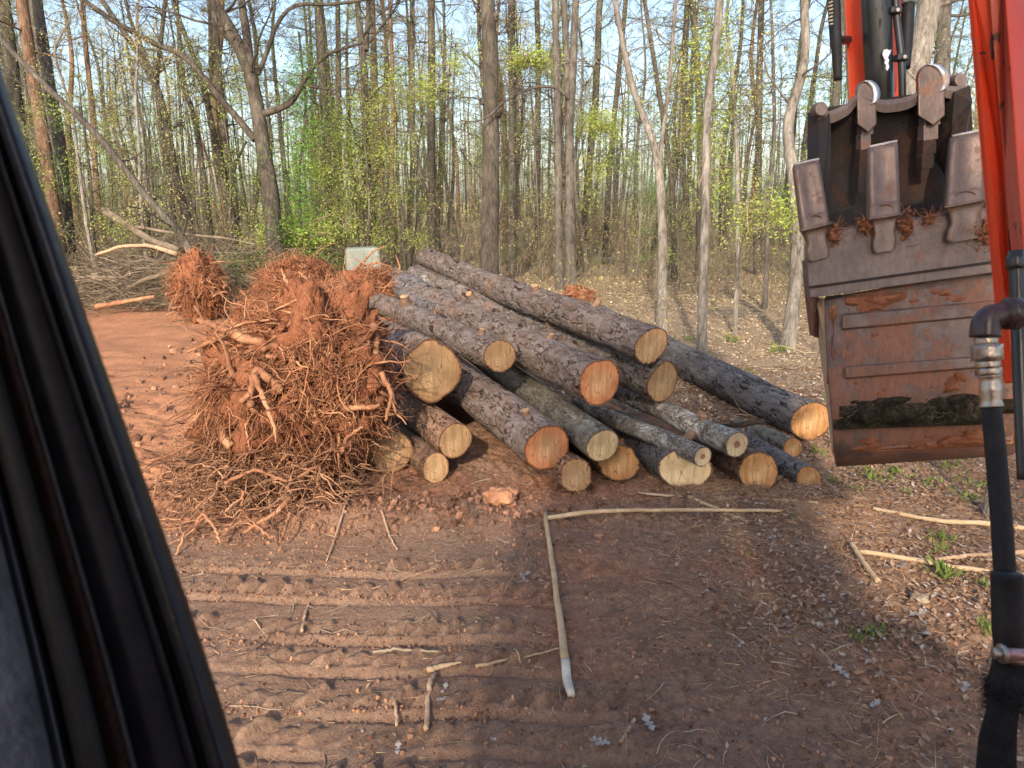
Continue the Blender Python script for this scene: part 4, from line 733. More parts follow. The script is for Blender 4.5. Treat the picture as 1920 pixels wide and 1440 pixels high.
TR = [
 dict(pts=[(40, 0), (62, 146), (78, 237), (106, 420), (112, 480)], f=16, wpx=(20, 25), bark=T_RED, label='reddish flaky pine trunk, first trunk beside the black door frame', kind='pine', top=18, name='pine_tree', nb=10, low=5, dens=1.5),
 dict(pts=[(66, 0), (84, 128), (109, 255), (124, 437), (127, 480)], f=16.6, wpx=(24, 29), bark=T_GREY, label='dark grey straight trunk right beside the reddish pine', kind='pine', top=19, name='pine_tree', nb=10, low=5, dens=1.5),
 dict(pts=[(5, 0), (20, 100), (30, 200), (60, 420)], f=19, wpx=(22, 26), bark=T_DARK, label='dark pine trunk partly behind the black door frame', kind='pine', top=18, name='pine_tree', dens=1.6),
 dict(pts=[(0, 73), (91, 168), (157, 226), (204, 277), (270, 365), (328, 427), (345, 440)], f=14.5, df=-1.5, wpx=(9, 15), bark=T_GREY, label='long fallen trunk leaning down from upper left to the brush heap', name='leaning_tree', nb=14, low=1.0, top=8),
 dict(pts=[(131, 40), (98, 91), (124, 175), (135, 204), (150, 330), (165, 440)], f=15, wpx=(4, 7), bark=T_PALE, label='thin pale curved sapling crossing above the fallen trunk', name='sapling', nb=8, low=2),
 dict(pts=[(157, 58), (175, 219), (179, 346), (193, 448)], f=20, wpx=(9, 11), bark=T_RED, label='slim reddish pine between the fallen trunk and the dark grey trunk', kind='pine', top=16, name='pine_tree', dens=1.4),
 dict(pts=[(255, 0), (259, 109), (252, 182), (262, 273), (262, 350), (268, 440)], f=15.5, wpx=(5, 7), bark=T_PALE, label='thin pale wavy sapling rising behind the fallen trunk', name='sapling', nb=8, low=3, top=9),
 dict(pts=[(190, 0), (255, 91), (303, 182), (317, 255), (328, 328), (357, 434)], f=18, wpx=(9, 18), bark=T_DARK, label='dark trunk leaning left, root end hidden behind the fallen trunk', top=11, nb=14, low=3, limbs=[([(303, 182), (270, 100), (245, 40), (235, 0)], (9, 6))]),
 dict(pts=[(310, 0), (292, 164), (310, 292), (325, 401), (330, 440)], f=19, wpx=(8, 11), bark=T_DARK, label='thin dark trunk crossing the leaning dark one', top=12, nb=12),
 dict(pts=[(339, 98), (339, 146), (365, 219), (380, 317), (394, 437)], f=18.5, wpx=(8, 13), bark=T_DARK, label='dark trunk bending right, left neighbour of the forked pair', top=12, nb=14),
 dict(pts=[(321, 0), (350, 73), (379, 146), (401, 255), (412, 303), (438, 440)], f=18, wpx=(8, 16), bark=T_DARK, label='left leaning stem of the forked pair of trunks', top=12, nb=14),
 dict(pts=[(401, 0), (412, 182), (419, 255), (434, 346), (441, 440)], f=18.2, wpx=(13, 22), bark=T_DARK, label='upright stem of the forked pair of trunks', top=14, nb=14, limbs=[([(432, 340), (445, 300), (462, 265)], (7, 4))]),
 dict(pts=[(394, 0), (430, 47), (467, 128), (485, 204), (492, 284), (510, 365), (514, 455)], f=15.5, wpx=(20, 33), bark=T_DARK, label='big forked oak with a dark thick trunk and wide arching limbs', top=12, name='oak_tree', nb=18, low=4,  # shade on this oak is put into its dark bark colour
   limbs=[([(470, 130), (462, 60), (452, 0), (448, -60)], (17, 12)), ([(494, 213), (522, 205), (547, 193), (569, 153), (591, 120), (620, 98), (680, 80)], (14, 5)), ([(484, 140), (503, 91), (514, 55), (535, 20), (558, 7), (620, 9), (656, 4), (720, -6)], (9, 5)),
          ([(478, 262), (440, 215), (419, 193), (385, 150), (368, 128), (339, 98), (292, 84), (255, 62), (219, 44), (185, 20), (153, -2)], (13, 9)), ([(569, 160), (610, 166), (640, 172)], (6, 3)), ([(462, 120), (430, 75), (415, 60)], (9, 7))]),
 dict(pts=[(598, 0), (605, 146), (612, 255), (618, 456)], f=19.5, wpx=(14, 17), bark=T_DARK, label='straight dark trunk with a few green leaves, left of the ivy covered fork', top=16, nb=14, ivy=500, leafm_=L_SPRING),
 dict(pts=[(669, 0), (677, 73), (684, 146), (687, 292), (689, 452)], f=18.5, wpx=(11, 19), bark=T_DARK, label='ivy covered trunk forking high up, behind the pale block', top=14, nb=14, ivy=2600, leafm_=L_SPRING, limbs=[([(686, 95), (689, 50), (690, 0)], (11, 8)), ([(692, 80), (720, 45), (745, 10)], (6, 3))]),
 dict(pts=[(808, 0), (810, 109), (808, 255), (811, 470)], f=21, wpx=(13, 16), bark=T_DARK, label='straight dark pine left of the knobbly central trunk', kind='pine', top=17, name='pine_tree', dens=1.3, leafm_=L_DARKP),
 dict(pts=[(914, -10), (919, 109), (921, 219), (921, 328), (918, 420), (917, 510)], f=16.8, wpx=(28, 36), bark=T_DARK, label='thick furrowed central trunk with three dark knots, behind the logs', top=17, nb=14, low=6.2, name='oak_tree', burls=[(908, 190), (934, 211), (930, 288), (926, 34)]),
 dict(pts=[(959, 0), (961, 219), (959, 474)], f=22, wpx=(14, 17), bark=T_GREY, label='mossy trunk right behind the thick central trunk', top=17, kind='pine', name='pine_tree', dens=1.5, leafm_=L_SPRING),
 dict(pts=[(1006, 0), (1010, 102), (1008, 255), (1008, 460)], f=25, wpx=(10, 12), bark=T_DARK, label='slim dark pine between central trunk and the twin grey trunks', kind='pine', top=18, name='pine_tree', dens=1.4, leafm_=L_DARKP),
 dict(pts=[(1041, 0), (1045, 182), (1047, 365), (1049, 540)], f=17.0, wpx=(13, 15), bark=T_GREY, label='left, thinner one of the twin grey trunks', top=15, nb=10, low=6.2),
 dict(pts=[(1079, -5), (1074, 146), (1067, 219), (1068, 365), (1070, 545)], f=17.2, wpx=(13, 20), bark=T_GREY, label='right one of the twin grey trunks, forked, with a long arching branch', top=15, nb=10, low=6.2,
   limbs=[([(1067, 205), (1064, 160), (1062, 100), (1057, -10)], (14, 12)), ([(1066, 185), (1052, 168), (1037, 162), (1010, 162), (986, 168), (960, 182), (946, 190), (921, 215), (892, 230), (865, 226)], (7, 2.5), (17.1, 16.2))]),
 dict(pts=[(1123, 0), (1121, 109), (1114, 219), (1095, 420), (1090, 480)], f=23, wpx=(12, 14), bark=T_DARK, label='dark pine right of the twin grey trunks', kind='pine', top=17, name='pine_tree', dens=1.2, leafm_=L_DARKP),
 dict(pts=[(1172, 18), (1165, 91), (1150, 237), (1143, 310), (1135, 470)], f=24, wpx=(9, 11), bark=T_DARK, label='thin dark pine slightly leaning, before the crooked pale tree', kind='pine', top=16, name='pine_tree', dens=1.3, leafm_=L_DARKP),
 dict(pts=[(1154, 0), (1169, 91), (1190, 182), (1227, 266), (1238, 328), (1243, 460), (1241, 612)], f=11.95, wpx=(9, 21), bark=T_PALE, label='crooked pale tree bowed to the left, foot just behind the topmost log end', top=8, nb=14, low=3.2,
   limbs=[([(1236, 310), (1242, 255), (1256, 146), (1267, 0), (1270, -60)], (9, 6))]),
 dict(pts=[(1348, 0), (1344, 91), (1329, 164), (1324, 255), (1324, 365), (1318, 521), (1316, 672)], f=9.7, wpx=(14, 18), bark=T_PALE, label='slim pale straight tree with sunlit bark, standing closest behind the logs', top=9, nb=9, low=4.5),
 dict(pts=[(1359, 22), (1373, 128), (1380, 255), (1384, 365), (1382, 521), (1378, 627)], f=11.5, wpx=(6, 10), bark=T_PALE, label='very thin pale tree just right of the slim sunlit one', top=7, nb=10, low=3, kind='leafy', leafm_=L_SPRING),
 dict(pts=[(1298, 0), (1307, 109), (1311, 182), (1314, 300), (1312, 490)], f=20, wpx=(12, 15), bark=T_DARK, label='dark trunk showing between the crooked tree and slim sunlit tree', top=14, nb=12, kind='pine', name='pine_tree', leafm_=L_DARKP),
 dict(pts=[(1450, 128), (1453, 255), (1439, 401), (1437, 521), (1434, 580)], f=14, wpx=(6, 10), bark=T_GREY, label='thin grey tree between the very thin pale tree and the S curved one', top=8, nb=10, low=3),
 dict(pts=[(1508, 0), (1512, 109), (1504, 157), (1475, 204), (1475, 262), (1490, 328), (1497, 437), (1490, 560), (1477, 650)], f=10.4, wpx=(15, 27), bark=T_PALE, label='S curved grey tree standing just left of the bucket', top=9, nb=12, low=3.5),
 dict(pts=[(1428, 0), (1424, 146), (1422, 300), (1420, 520)], f=21, wpx=(11, 13), bark=T_DARK, label='straight dark pine left of the S curved grey tree', kind='pine', top=17, name='pine_tree', dens=1.4, leafm_=L_DARKP),
 dict(pts=[(1745, 0), (1715, 146), (1700, 300), (1690, 480)], f=13, wpx=(40, 44), bark=T_PALE, label='broad pale trunk behind the excavator arm, right of its cylinder', top=15, nb=12, low=5),
 dict(pts=[(1768, 0), (1767, 146), (1766, 300), (1766, 500)], f=15, wpx=(26, 30), bark=T_GREY, label='grey pine trunk behind the bucket hooks beside the broad pale trunk', top=15, kind='pine', name='pine_tree', dens=1.6, leafm_=L_DARKP),
 dict(pts=[(1700, 130), (1730, 165), (1775, 180), (1800, 205), (1802, 300), (1800, 480)], f=11, wpx=(4, 7), bark=T_PALE, label='bent pale sapling arching over the right bucket hook', name='sapling', nb=5, low=2.4),
 dict(pts=[(1885, 700), (1868, 850), (1853, 972)], f=4.86, wpx=(13, 19), bark=T_PALE, label='pale young trunk right beside the hose, nearest tree to the machine', top=6, nb=5, low=3.4),
 dict(pts=[(1218, 60), (1240, 200), (1260, 330), (1265, 520)], f=19, wpx=(8, 12), bark=T_DARK, label='dark curved trunk partly hidden by the crooked pale tree', top=12, nb=12),
 dict(pts=[(1580, 0), (1570, 150), (1560, 300), (1555, 480)], f=17, wpx=(14, 16), bark=T_GREY, label='grey pine trunk behind the left side of the bucket', kind='pine', top=16, name='pine_tree', dens=1.5, leafm_=L_DARKP),
 dict(pts=[(405, 465), (408, 470)], f=13.5, wpx=(8, 10), bark=T_GREY, label='hidden', nb=2) ,
 dict(pts=[(731, 0), (738, 200), (735, 330), (742, 470)], f=24, wpx=(7, 10), bark=T_RED, label='slim pine with brown dry needles right of the ivy covered fork', kind='pine', top=14, name='pine_tree', leafm_=L_TAN, dens=1.6),
 dict(pts=[(560, 60), (575, 200), (560, 330), (565, 440)], f=16, wpx=(4, 6), bark=T_DARK, label='vine covered stem wrapped in bright green leaves right of the big oak', name='ivy_stem', nb=8, ivy=5200, leafm_=L_GREEN, low=1, kind='leafy', cat='tree', dens=2),
]
TR = [t for t in TR if t['label'] != 'hidden']
for t in TR: traced(**t)

# background wood: a few kinds, each copied whole
def proto(kind, h, r, bark, leaf, seed):
    root = empty({'pine': 'pine_tree', 'sap': 'sapling', 'bare': 'tree'}[kind]); K = 26; t = np.linspace(0, 1, K)
    q = np.stack([(vn3(np.stack([t*3+seed, t*0, t*0], 1), 1)-.5)*h*.06, (vn3(np.stack([t*3+seed, t*0+5, t*0], 1), 2)-.5)*h*.06, t*h-.15], 1); q[:, :2] -= q[0, :2]
    rr = r*(1-.75*t)*(1+.3*np.exp(-t*30)); m = trunk_mesh(q, rr, 8); m.build('trunk', bark, root); m = MB()
    if kind == 'pine':
        nb = 26; ii = RNG.integers(int(K*.3), K, nb); dd = RNG.normal(size=(nb, 3)); dd[:, 2] = RNG.uniform(-.2, .4, nb); L = RNG.uniform(.5, 2.2, nb); crown(m, q[ii], dd, L, np.full(nb, .022), 3, nleaf=0, grav=.01, jit=.15)
        nn = 95; kk = RNG.integers(int(K*.42), K, nn); off = RNG.normal(size=(nn, 3)); off[:, 2] *= .25; off /= np.linalg.norm(off, axis=1, keepdims=True)
        C = q[kk]+off*RNG.uniform(.3, 2.1, (nn, 1))*(1.15-t[kk][:, None]*.6); C = np.concatenate([C+RNG.normal(size=C.shape)*.16 for _ in range(2)]); needles(m, C, 16, .22, w=.011)
    elif kind == 'sap':
        nb = 16; ii = RNG.integers(3, K, nb); dd = RNG.normal(size=(nb, 3)); dd[:, 2] = RNG.uniform(.1, .7, nb); crown(m, q[ii], dd, RNG.uniform(.4, 1.3, nb), np.full(nb, .008), 5, nleaf=26, lsz=.042, spread=.10)
    else:
        nb = 26; ii = RNG.integers(int(K*.25), K, nb); dd = RNG.normal(size=(nb, 3)); dd[:, 2] = RNG.uniform(.3, 1.2, nb); crown(m, q[ii], dd, RNG.uniform(.8, 2.6, nb), np.full(nb, .022), 6, nleaf=34, lsz=.040, spread=.12)
    m.build('crown', [bark, leaf], root); return root
PR = {'pine': [proto('pine', RNG.uniform(11, 15), RNG.uniform(.10, .16), b, l, i) for i, (b, l) in enumerate([(T_DARK, L_PINE), (T_DARK, L_DARKP), (T_RED, L_PINE), (T_GREY, L_PINE), (T_DARK, L_DARKP)])],
      'sap': [proto('sap', RNG.uniform(3.5, 6.5), RNG.uniform(.022, .04), b, l, i+10) for i, (b, l) in enumerate([(T_GREY, L_SPRING), (T_DARK, L_SPRING), (T_PALE, L_GREEN), (T_GREY, L_BUD), (T_GREY, L_SPRING)])],
      'bare': [proto('bare', RNG.uniform(8, 12), RNG.uniform(.06, .11), b, l, i+20) for i, (b, l) in enumerate([(T_GREY, L_BUD), (T_DARK, L_BUD), (T_PALE, L_SPRING), (T_DARK, L_TAN)])]}
LAB = {'pine': ('tall thin pine trunk standing deep in the wood with high needle clumps', 'tree', 'thin pines deep in the wood'), 'sap': ('slender leafy understory sapling in the wood with fresh yellow green leaves', 'sapling', 'understory saplings'),
       'bare': ('nearly bare leafless hardwood deep in the wood among the pines', 'tree', 'bare hardwoods deep in the wood')}
PLACED = []
def place(kind, x, y, sc_=1.0):
    pr = PR[kind][RNG.integers(len(PR[kind]))]; used = pr.get('used_once')
    if used: 
        r_ = pr.copy(); COL.objects.link(r_)
        for ch in pr.children: c = ch.copy(); COL.objects.link(c); c.parent = r_
    else: r_ = pr; USED.add(pr.name)
    pr['used_once'] = 1
    r_.location = (x, y, float(hz(x, y))); r_.rotation_euler = (RNG.normal()*.025, RNG.normal()*.025, RNG.uniform(0, 6.28)); s_ = sc_*RNG.uniform(.85, 1.2); r_.scale = (s_, s_, s_)
    l, c_, g_ = LAB[kind]; tag(r_, l, c_, g_); PLACED.append((x, y)); return r_
USED = set()
def spread_place(kind, n, f0, f1, a0=-40, a1=40, pw=1.0, sc_=1.0, mind=.6):
    k = 0; tries = 0
    while k < n and tries < n*40:
        tries += 1; a = R(RNG.uniform(a0, a1)); d = f0+(f1-f0)*RNG.uniform()**pw; x, y = d*math.sin(a), d*math.cos(a)
        if any((x-p)**2+(y-q)**2 < mind**2 for p, q in PLACED): continue
        place(kind, x, y, sc_); k += 1
spread_place('pine', 105, 26, 75, pw=.8, mind=1.0)
spread_place('bare', 50, 21, 60, pw=.9, mind=1.0)
spread_place('sap', 40, 17.5, 26, -40, 12, mind=.9); spread_place('sap', 26, 26, 45, mind=.9); spread_place('sap', 12, 16, 24, 10, 40, mind=.9)
for pr in sum(PR.values(), []):
    if pr.get('used_once') is None: 
        for ch in list(pr.children): bpy.data.objects.remove(ch)
        bpy.data.objects.remove(pr)
for o in bpy.data.objects:
    if 'used_once' in o: del o['used_once']

# the farthest wood reads as one mass of thin stems
m = MB(); n = 750; a = RNG.uniform(R(-48), R(48), n); d = RNG.uniform(62, 135, n); C = np.stack([d*np.sin(a), d*np.cos(a), np.zeros(n)], 1); C[:, 2] = hz(C[:, 0], C[:, 1])-.3
D = RNG.normal(size=(n, 3))*.04; D[:, 2] = 1; m.tubes(wander(C, D, RNG.uniform(7, 17, n), 5, .03), taper(RNG.uniform(.06, .15, n), .02, 5), 4, 0)
n = 15000; a = RNG.uniform(R(-48), R(48), n); d = RNG.uniform(60, 135, n); zz_ = np.where(RNG.uniform(size=n) < .6, RNG.uniform(.2, 3, n), RNG.uniform(7, 17, n)); C = np.stack([d*np.sin(a), d*np.cos(a), zz_], 1)
m.leaves(C, RNG.uniform(.25, .6, n), mi=1, wid=.35); tag(m.build('distant_woods', [T_DARK, L_PINE]), 'far off wood of crowded thin trunks', kind='stuff')
# undergrowth: thin stems and small leaves
m = MB(); 
def under(n, a0, a1, f0, f1, h0, h1, lf, r_=.004):
    a = RNG.uniform(R(a0), R(a1), n); d = RNG.uniform(f0, f1, n); C = np.stack([d*np.sin(a), d*np.cos(a), np.zeros(n)], 1); k = fbm(C[:, 0]*.5, C[:, 1]*.5, 3, 201) > RNG.uniform(.25, .65, n); C = C[k]; n = len(C); C[:, 2] = hz(C[:, 0], C[:, 1])
    D = RNG.normal(size=(n, 3))*.35; D[:, 2] = 1; Pt = wander(C, D, RNG.uniform(h0, h1, n), 7, .22); m.tubes(Pt, taper(RNG.uniform(r_, r_*2.2, n), r_*.5, 7), 3, 0)
    b2 = Pt[:, 2:].reshape(-1, 3); kk = RNG.integers(0, len(b2), n*2); D2 = RNG.normal(size=(n*2, 3)); D2[:, 2] = np.abs(D2[:, 2])*.7; P2 = wander(b2[kk], D2, RNG.uniform(.2, .8, n*2), 5, .3); m.tubes(P2, taper(np.full(n*2, r_*.8), r_*.4, 5), 3, 0)
    q = P2[:, 1:].reshape(-1, 3); kk = RNG.integers(0, len(q), int(n*lf)); m.leaves(q[kk]+RNG.normal(size=(len(kk), 3))*.07, RNG.uniform(.035, .08, len(kk)), mi=1, up=.3)
under(2300, -40, 6, 18, 30, 1.0, 3.4, 8); under(1700, 2, 42, 15.5, 30, .5, 1.8, 6); under(1700, -42, 42, 30, 58, .8, 2.4, 4, .007); under(240, 3, 30, 9.5, 15, .3, 1.1, 5, .0025)
tag(m.build('undergrowth', [M_BRUSH, L_UNDER]), 'thicket of thin stems and pale green leaves under the trees', kind='stuff')
m = MB(); under(1300, 3, 26, 27, 44, 1.0, 3.4, 16, .006); under(500, -34, -16, 22, 34, .8, 2.4, 10, .006); tag(m.build('dark_thicket', [M_BRUSH, L_DARKP]), 'darker dense thicket between the trunks', kind='stuff')
m = MB()
for (px, py, f_, rx, rz, n) in [(560, 445, 16.5, .9, .35, 2600), (620, 330, 18, .9, 1.3, 1800), (680, 260, 18, .9, 1.5, 1300), (1010, 115, 17.5, .9, .28, 1400), (1130, 240, 18, .55, .35, 900), (760, 175, 18.5, 1.2, .5, 900), (860, 130, 18.5, .8, .5, 600), (1120, 310, 19, .7, .8, 700), (1340, 90, 10.2, .22, .5, 700), (1330, 230, 11.2, .35, .6, 600), (1450, 400, 9.6, .55, .22, 700), (1270, 160, 13, .5, .6, 400), (1370, 330, 12, .5, .5, 400)]:
    c = np.array(P(px, py, f_)); k = max(8, n//16); cc = c+RNG.normal(size=(k, 3))*np.array([rx, rx*.8, rz])*.55; n = int(n*2.2); C = cc[RNG.integers(0, k, n)]+RNG.normal(size=(n, 3))*.11; C[:, 2] = np.maximum(C[:, 2], .03); m.leaves(C, RNG.uniform(.035, .08, n)*(f_/15)**.5, up=.45, mi=1)
    j = cc[np.argsort(cc[:, 2])]; s0 = cc[RNG.integers(0, k, k)]; m.tubes(wander(s0, cc-s0+RNG.normal(size=(k, 3))*.05, np.linalg.norm(cc-s0, axis=1), 5, .1), taper(np.full(k, .006), .003, 5), 3, 0)
tag(m.build('spring_foliage', [M_TWIG, L_SPRING]), 'airy sprays of bright spring leaves among the trunks', kind='stuff')

# ================================================================== EXCAVATOR
EX = empty('excavator', (.3, -1.6, 0)); tag(EX, 'orange red excavator seen from its cab, with door frame, boom, hose and muddy bucket', 'excavator')
EL_ = Vector(EX.location)
def part(name, m, mat, parent=EX, bev=None, seg=2, smooth=False):
    o = m.build(name, mat, None, smooth=smooth); me = o.data; off = -EL_
    me.transform(Matrix.Translation(off)); o.parent = parent
    if parent is not EX and parent.parent is EX: pass
    if bev: bevel(o, bev, seg)
    return o
def plate(pts, th, f=None, d=None):
    "front outline (px,py,f) swept away from the camera by th"
    fr = [P(*p) for p in pts]; dv = Vector(d) if d else Vector((0, 1, 0)); bk = [p+dv*th for p in fr]; return fr, bk
# ---- bucket
def sub(name, m, mat, parent, **k): return part(name, m, mat, parent, **k)
def FB(px, py): # the bucket's front plane: the lip is nearer, the lower skin curls away
    return 2.62
m = MB()
LF, RF = 2.66, 2.56                                     # left edge slightly farther than right
def fx(px, off=0): return LF+(RF-LF)*(px-1515)/(1905-1515)+off
# skin of the lower shell as a curved sheet: rows from lip to heel
rows = [(1544, 561, 1905, 498, .02), (1547, 620, 1908, 560, .0), (1551, 690, 1911, 632, -.015), (1557, 760, 1914, 705, -.01), (1561, 815, 1915, 768, .02), (1564, 848, 1912, 808, .06), (1565, 862, 1902, 838, .13), (1570, 866, 1890, 846, .25), (1575, 850, 1888, 838, .42), (1578, 800, 1888, 790, .58)]
g_ = []
for (ax_, ay, bx_, by, of) in rows:
    g_.append([tuple(P(ax_+(bx_-ax_)*u, ay+(by-ay)*u, fx(ax_+(bx_-ax_)*u, of))) for u in np.linspace(0, 1, 12)])
g_ = np.array(g_)
def densify(A, n=6):
    k = A.shape[0]; t = np.linspace(0, k-1, (k-1)*n+1); i = np.minimum(t.astype(int), k-2); f_ = (t-i)[:, None, None]
    p0, p1, p2, p3 = A[np.maximum(i-1, 0)], A[i], A[i+1], A[np.minimum(i+2, k-1)]
    return .5*((2*p1)+(-p0+p2)*f_+(2*p0-5*p1+4*p2-p3)*f_**2+(-p0+3*p1-3*p2+p3)*f_**3)
g2 = densify(g_, 6); m.grid(g2[::-1]); 
shell = part('bucket', m, M_STEEL, smooth=True); so = shell.modifiers.new('s', 'SOLIDIFY'); so.thickness = .018; so.offset = -1
# ribs with bevelled long section
def rib(y0, y1, x0, x1, dy, mat, name='wear_strip', of=0, th=.032):
    m = MB(); n = 10; sec = [(-.5, .0), (-.34, 1), (.26, 1), (.5, 0)]; A = []
    for u in np.linspace(0, 1, n):
        x = x0+(x1-x0)*u; yc = (y0+y1)/2+dy*u; hh = (y1-y0)
        A.append([tuple(P(x, yc+hh*s_, fx(x, of)-(th+.016)*k+.012)) for s_, k in sec])
    m.grid(np.array(A)); e0 = [Vector(p) for p in A[0]]; m.add([tuple(v) for v in e0], np.array([[0, 1, 2, 3]])); e1 = [Vector(p) for p in A[-1]]; m.add([tuple(v) for v in e1], np.array([[3, 2, 1, 0]]))
    return sub(name, m, mat, shell, bev=.003)
rib(585, 626, 1580, 1905, -30, M_STEEL, of=.002); rib(684, 716, 1586, 1908, -26, M_STEEL, of=-.012); rib(757, 787, 1574, 1908, -12, M_MOSS, of=-.008, th=.016); rib(836, 850, 1583, 1895, -20, M_STEEL, of=.055, th=.014)
def mudpatch(x0, y0, x1, y1, dy, of, seed, name='packed_mud', mat=M_MUD, amp=.022, th=.42):
    m = MB(); nu, nv = 70, 22; u, v = np.meshgrid(np.linspace(0, 1, nu), np.linspace(0, 1, nv), indexing='ij')
    h = fbm(u*9+seed*7, v*3+seed, 4, seed)-th; h = h*np.minimum(1, 6*np.minimum(u, 1-u))*1; e = np.minimum(1, 5*np.minimum(v, 1-v))*np.minimum(1, 8*np.minimum(u, 1-u)); h = h*e-.02*(1-e)
    A = np.array([[tuple(P(x0+(x1-x0)*a, y0+(y1-y0)*b+dy*a, fx(x0+(x1-x0)*a, of)-amp*4*hh)) for a, b, hh in zip(ua, va, ha)] for ua, va, ha in zip(u, v, h)])
    m.grid(A[::-1]); return sub(name, m, mat, shell, smooth=True)
mudpatch(1548, 555, 1850, 600, -28, .018, 1, th=.26); mudpatch(1552, 622, 1850, 690, -26, .004, 2, th=.33); mudpatch(1556, 700, 1850, 762, -18, -.004, 3, th=.38); mudpatch(1562, 815, 1900, 852, -20, .045, 4, th=.36); mudpatch(1550, 565, 1600, 720, 0, .006, 5, th=.3)
mudpatch(1562, 744, 1850, 806, -10, -.018, 6, 'mossy_dirt', M_MOSS, .02, .34)
# tufts of dried roots on the mossy strip
m = MB(); n = 700; u = RNG.uniform(0, 1, n)**.8; B = np.array([P(1570+270*a, 770-10*a+RNG.normal()*12, fx(1570+270*a, -.03)) for a in u]); D = RNG.normal(size=(n, 3)); D[:, 1] -= .6; D /= np.linalg.norm(D, axis=1, keepdims=True); m.spikes(B, D, RNG.uniform(.01, .035, n), .0016); o = sub('dry_moss', m, M_BRUSH, shell); o['kind'] = 'stuff'
# side plates
m = MB(); fr = [P(1516, 556, LF+.03), P(1544, 561, LF), P(1550, 690, LF-.015), P(1565, 862, LF+.10), P(1560, 850, LF+.34), P(1548, 740, LF+.5), P(1534, 640, LF+.5), P(1526, 560, LF+.42)]
bk = [p+Vector((.022, 0, 0)) for p in fr]; m.prism(fr, bk); sub('side_plate', m, simple('sunlit_tan_steel', [(.34, .24, .15), (.46, .34, .22)], 8, bumpd=.004), shell, bev=.003)  # tan stands in for sunlight on the bucket's left side
m = MB(); fr = [P(1513, 489, LF-.02), P(1519, 559, LF-.02), P(1527, 632, LF+.10), P(1536, 634, LF+.12), P(1534, 560, LF+.02)]; m.prism(fr, [p+Vector((0, .05, 0)) for p in fr]); sub('side_cutter', m, M_STEEL, shell, bev=.003)
m = MB(); fr = [P(1905, 498, RF), P(1911, 632, RF-.01), P(1915, 768, RF), P(1902, 840, RF+.12), P(1890, 800, RF+.5), P(1880, 560, RF+.5)]; m.prism(fr, [p-Vector((.02, 0, 0)) for p in fr]); sub('side_plate', m, M_STEEL, shell)
# lip plate
m = MB(); lip = [(1519, 559), (1513, 489), (1556, 434), (1850, 393), (1908, 385), (1908, 505)]; fr = [P(x, y, fx(x, -.035)) for x, y in lip]; m.prism(fr, [p+Vector((0, .03, .006)) for p in fr][::1]); sub('lip_plate', m, M_LIP, shell, bev=.004)
m = MB(); fr = [P(1519, 537, fx(1519, -.041)), P(1908, 483, fx(1908, -.041)), P(1908, 487, fx(1908, -.041)), P(1519, 541, fx(1519, -.041))]; m.prism(fr, [p+Vector((0, .01, 0)) for p in fr]); sub('weld_seam', m, M_INNER, shell)
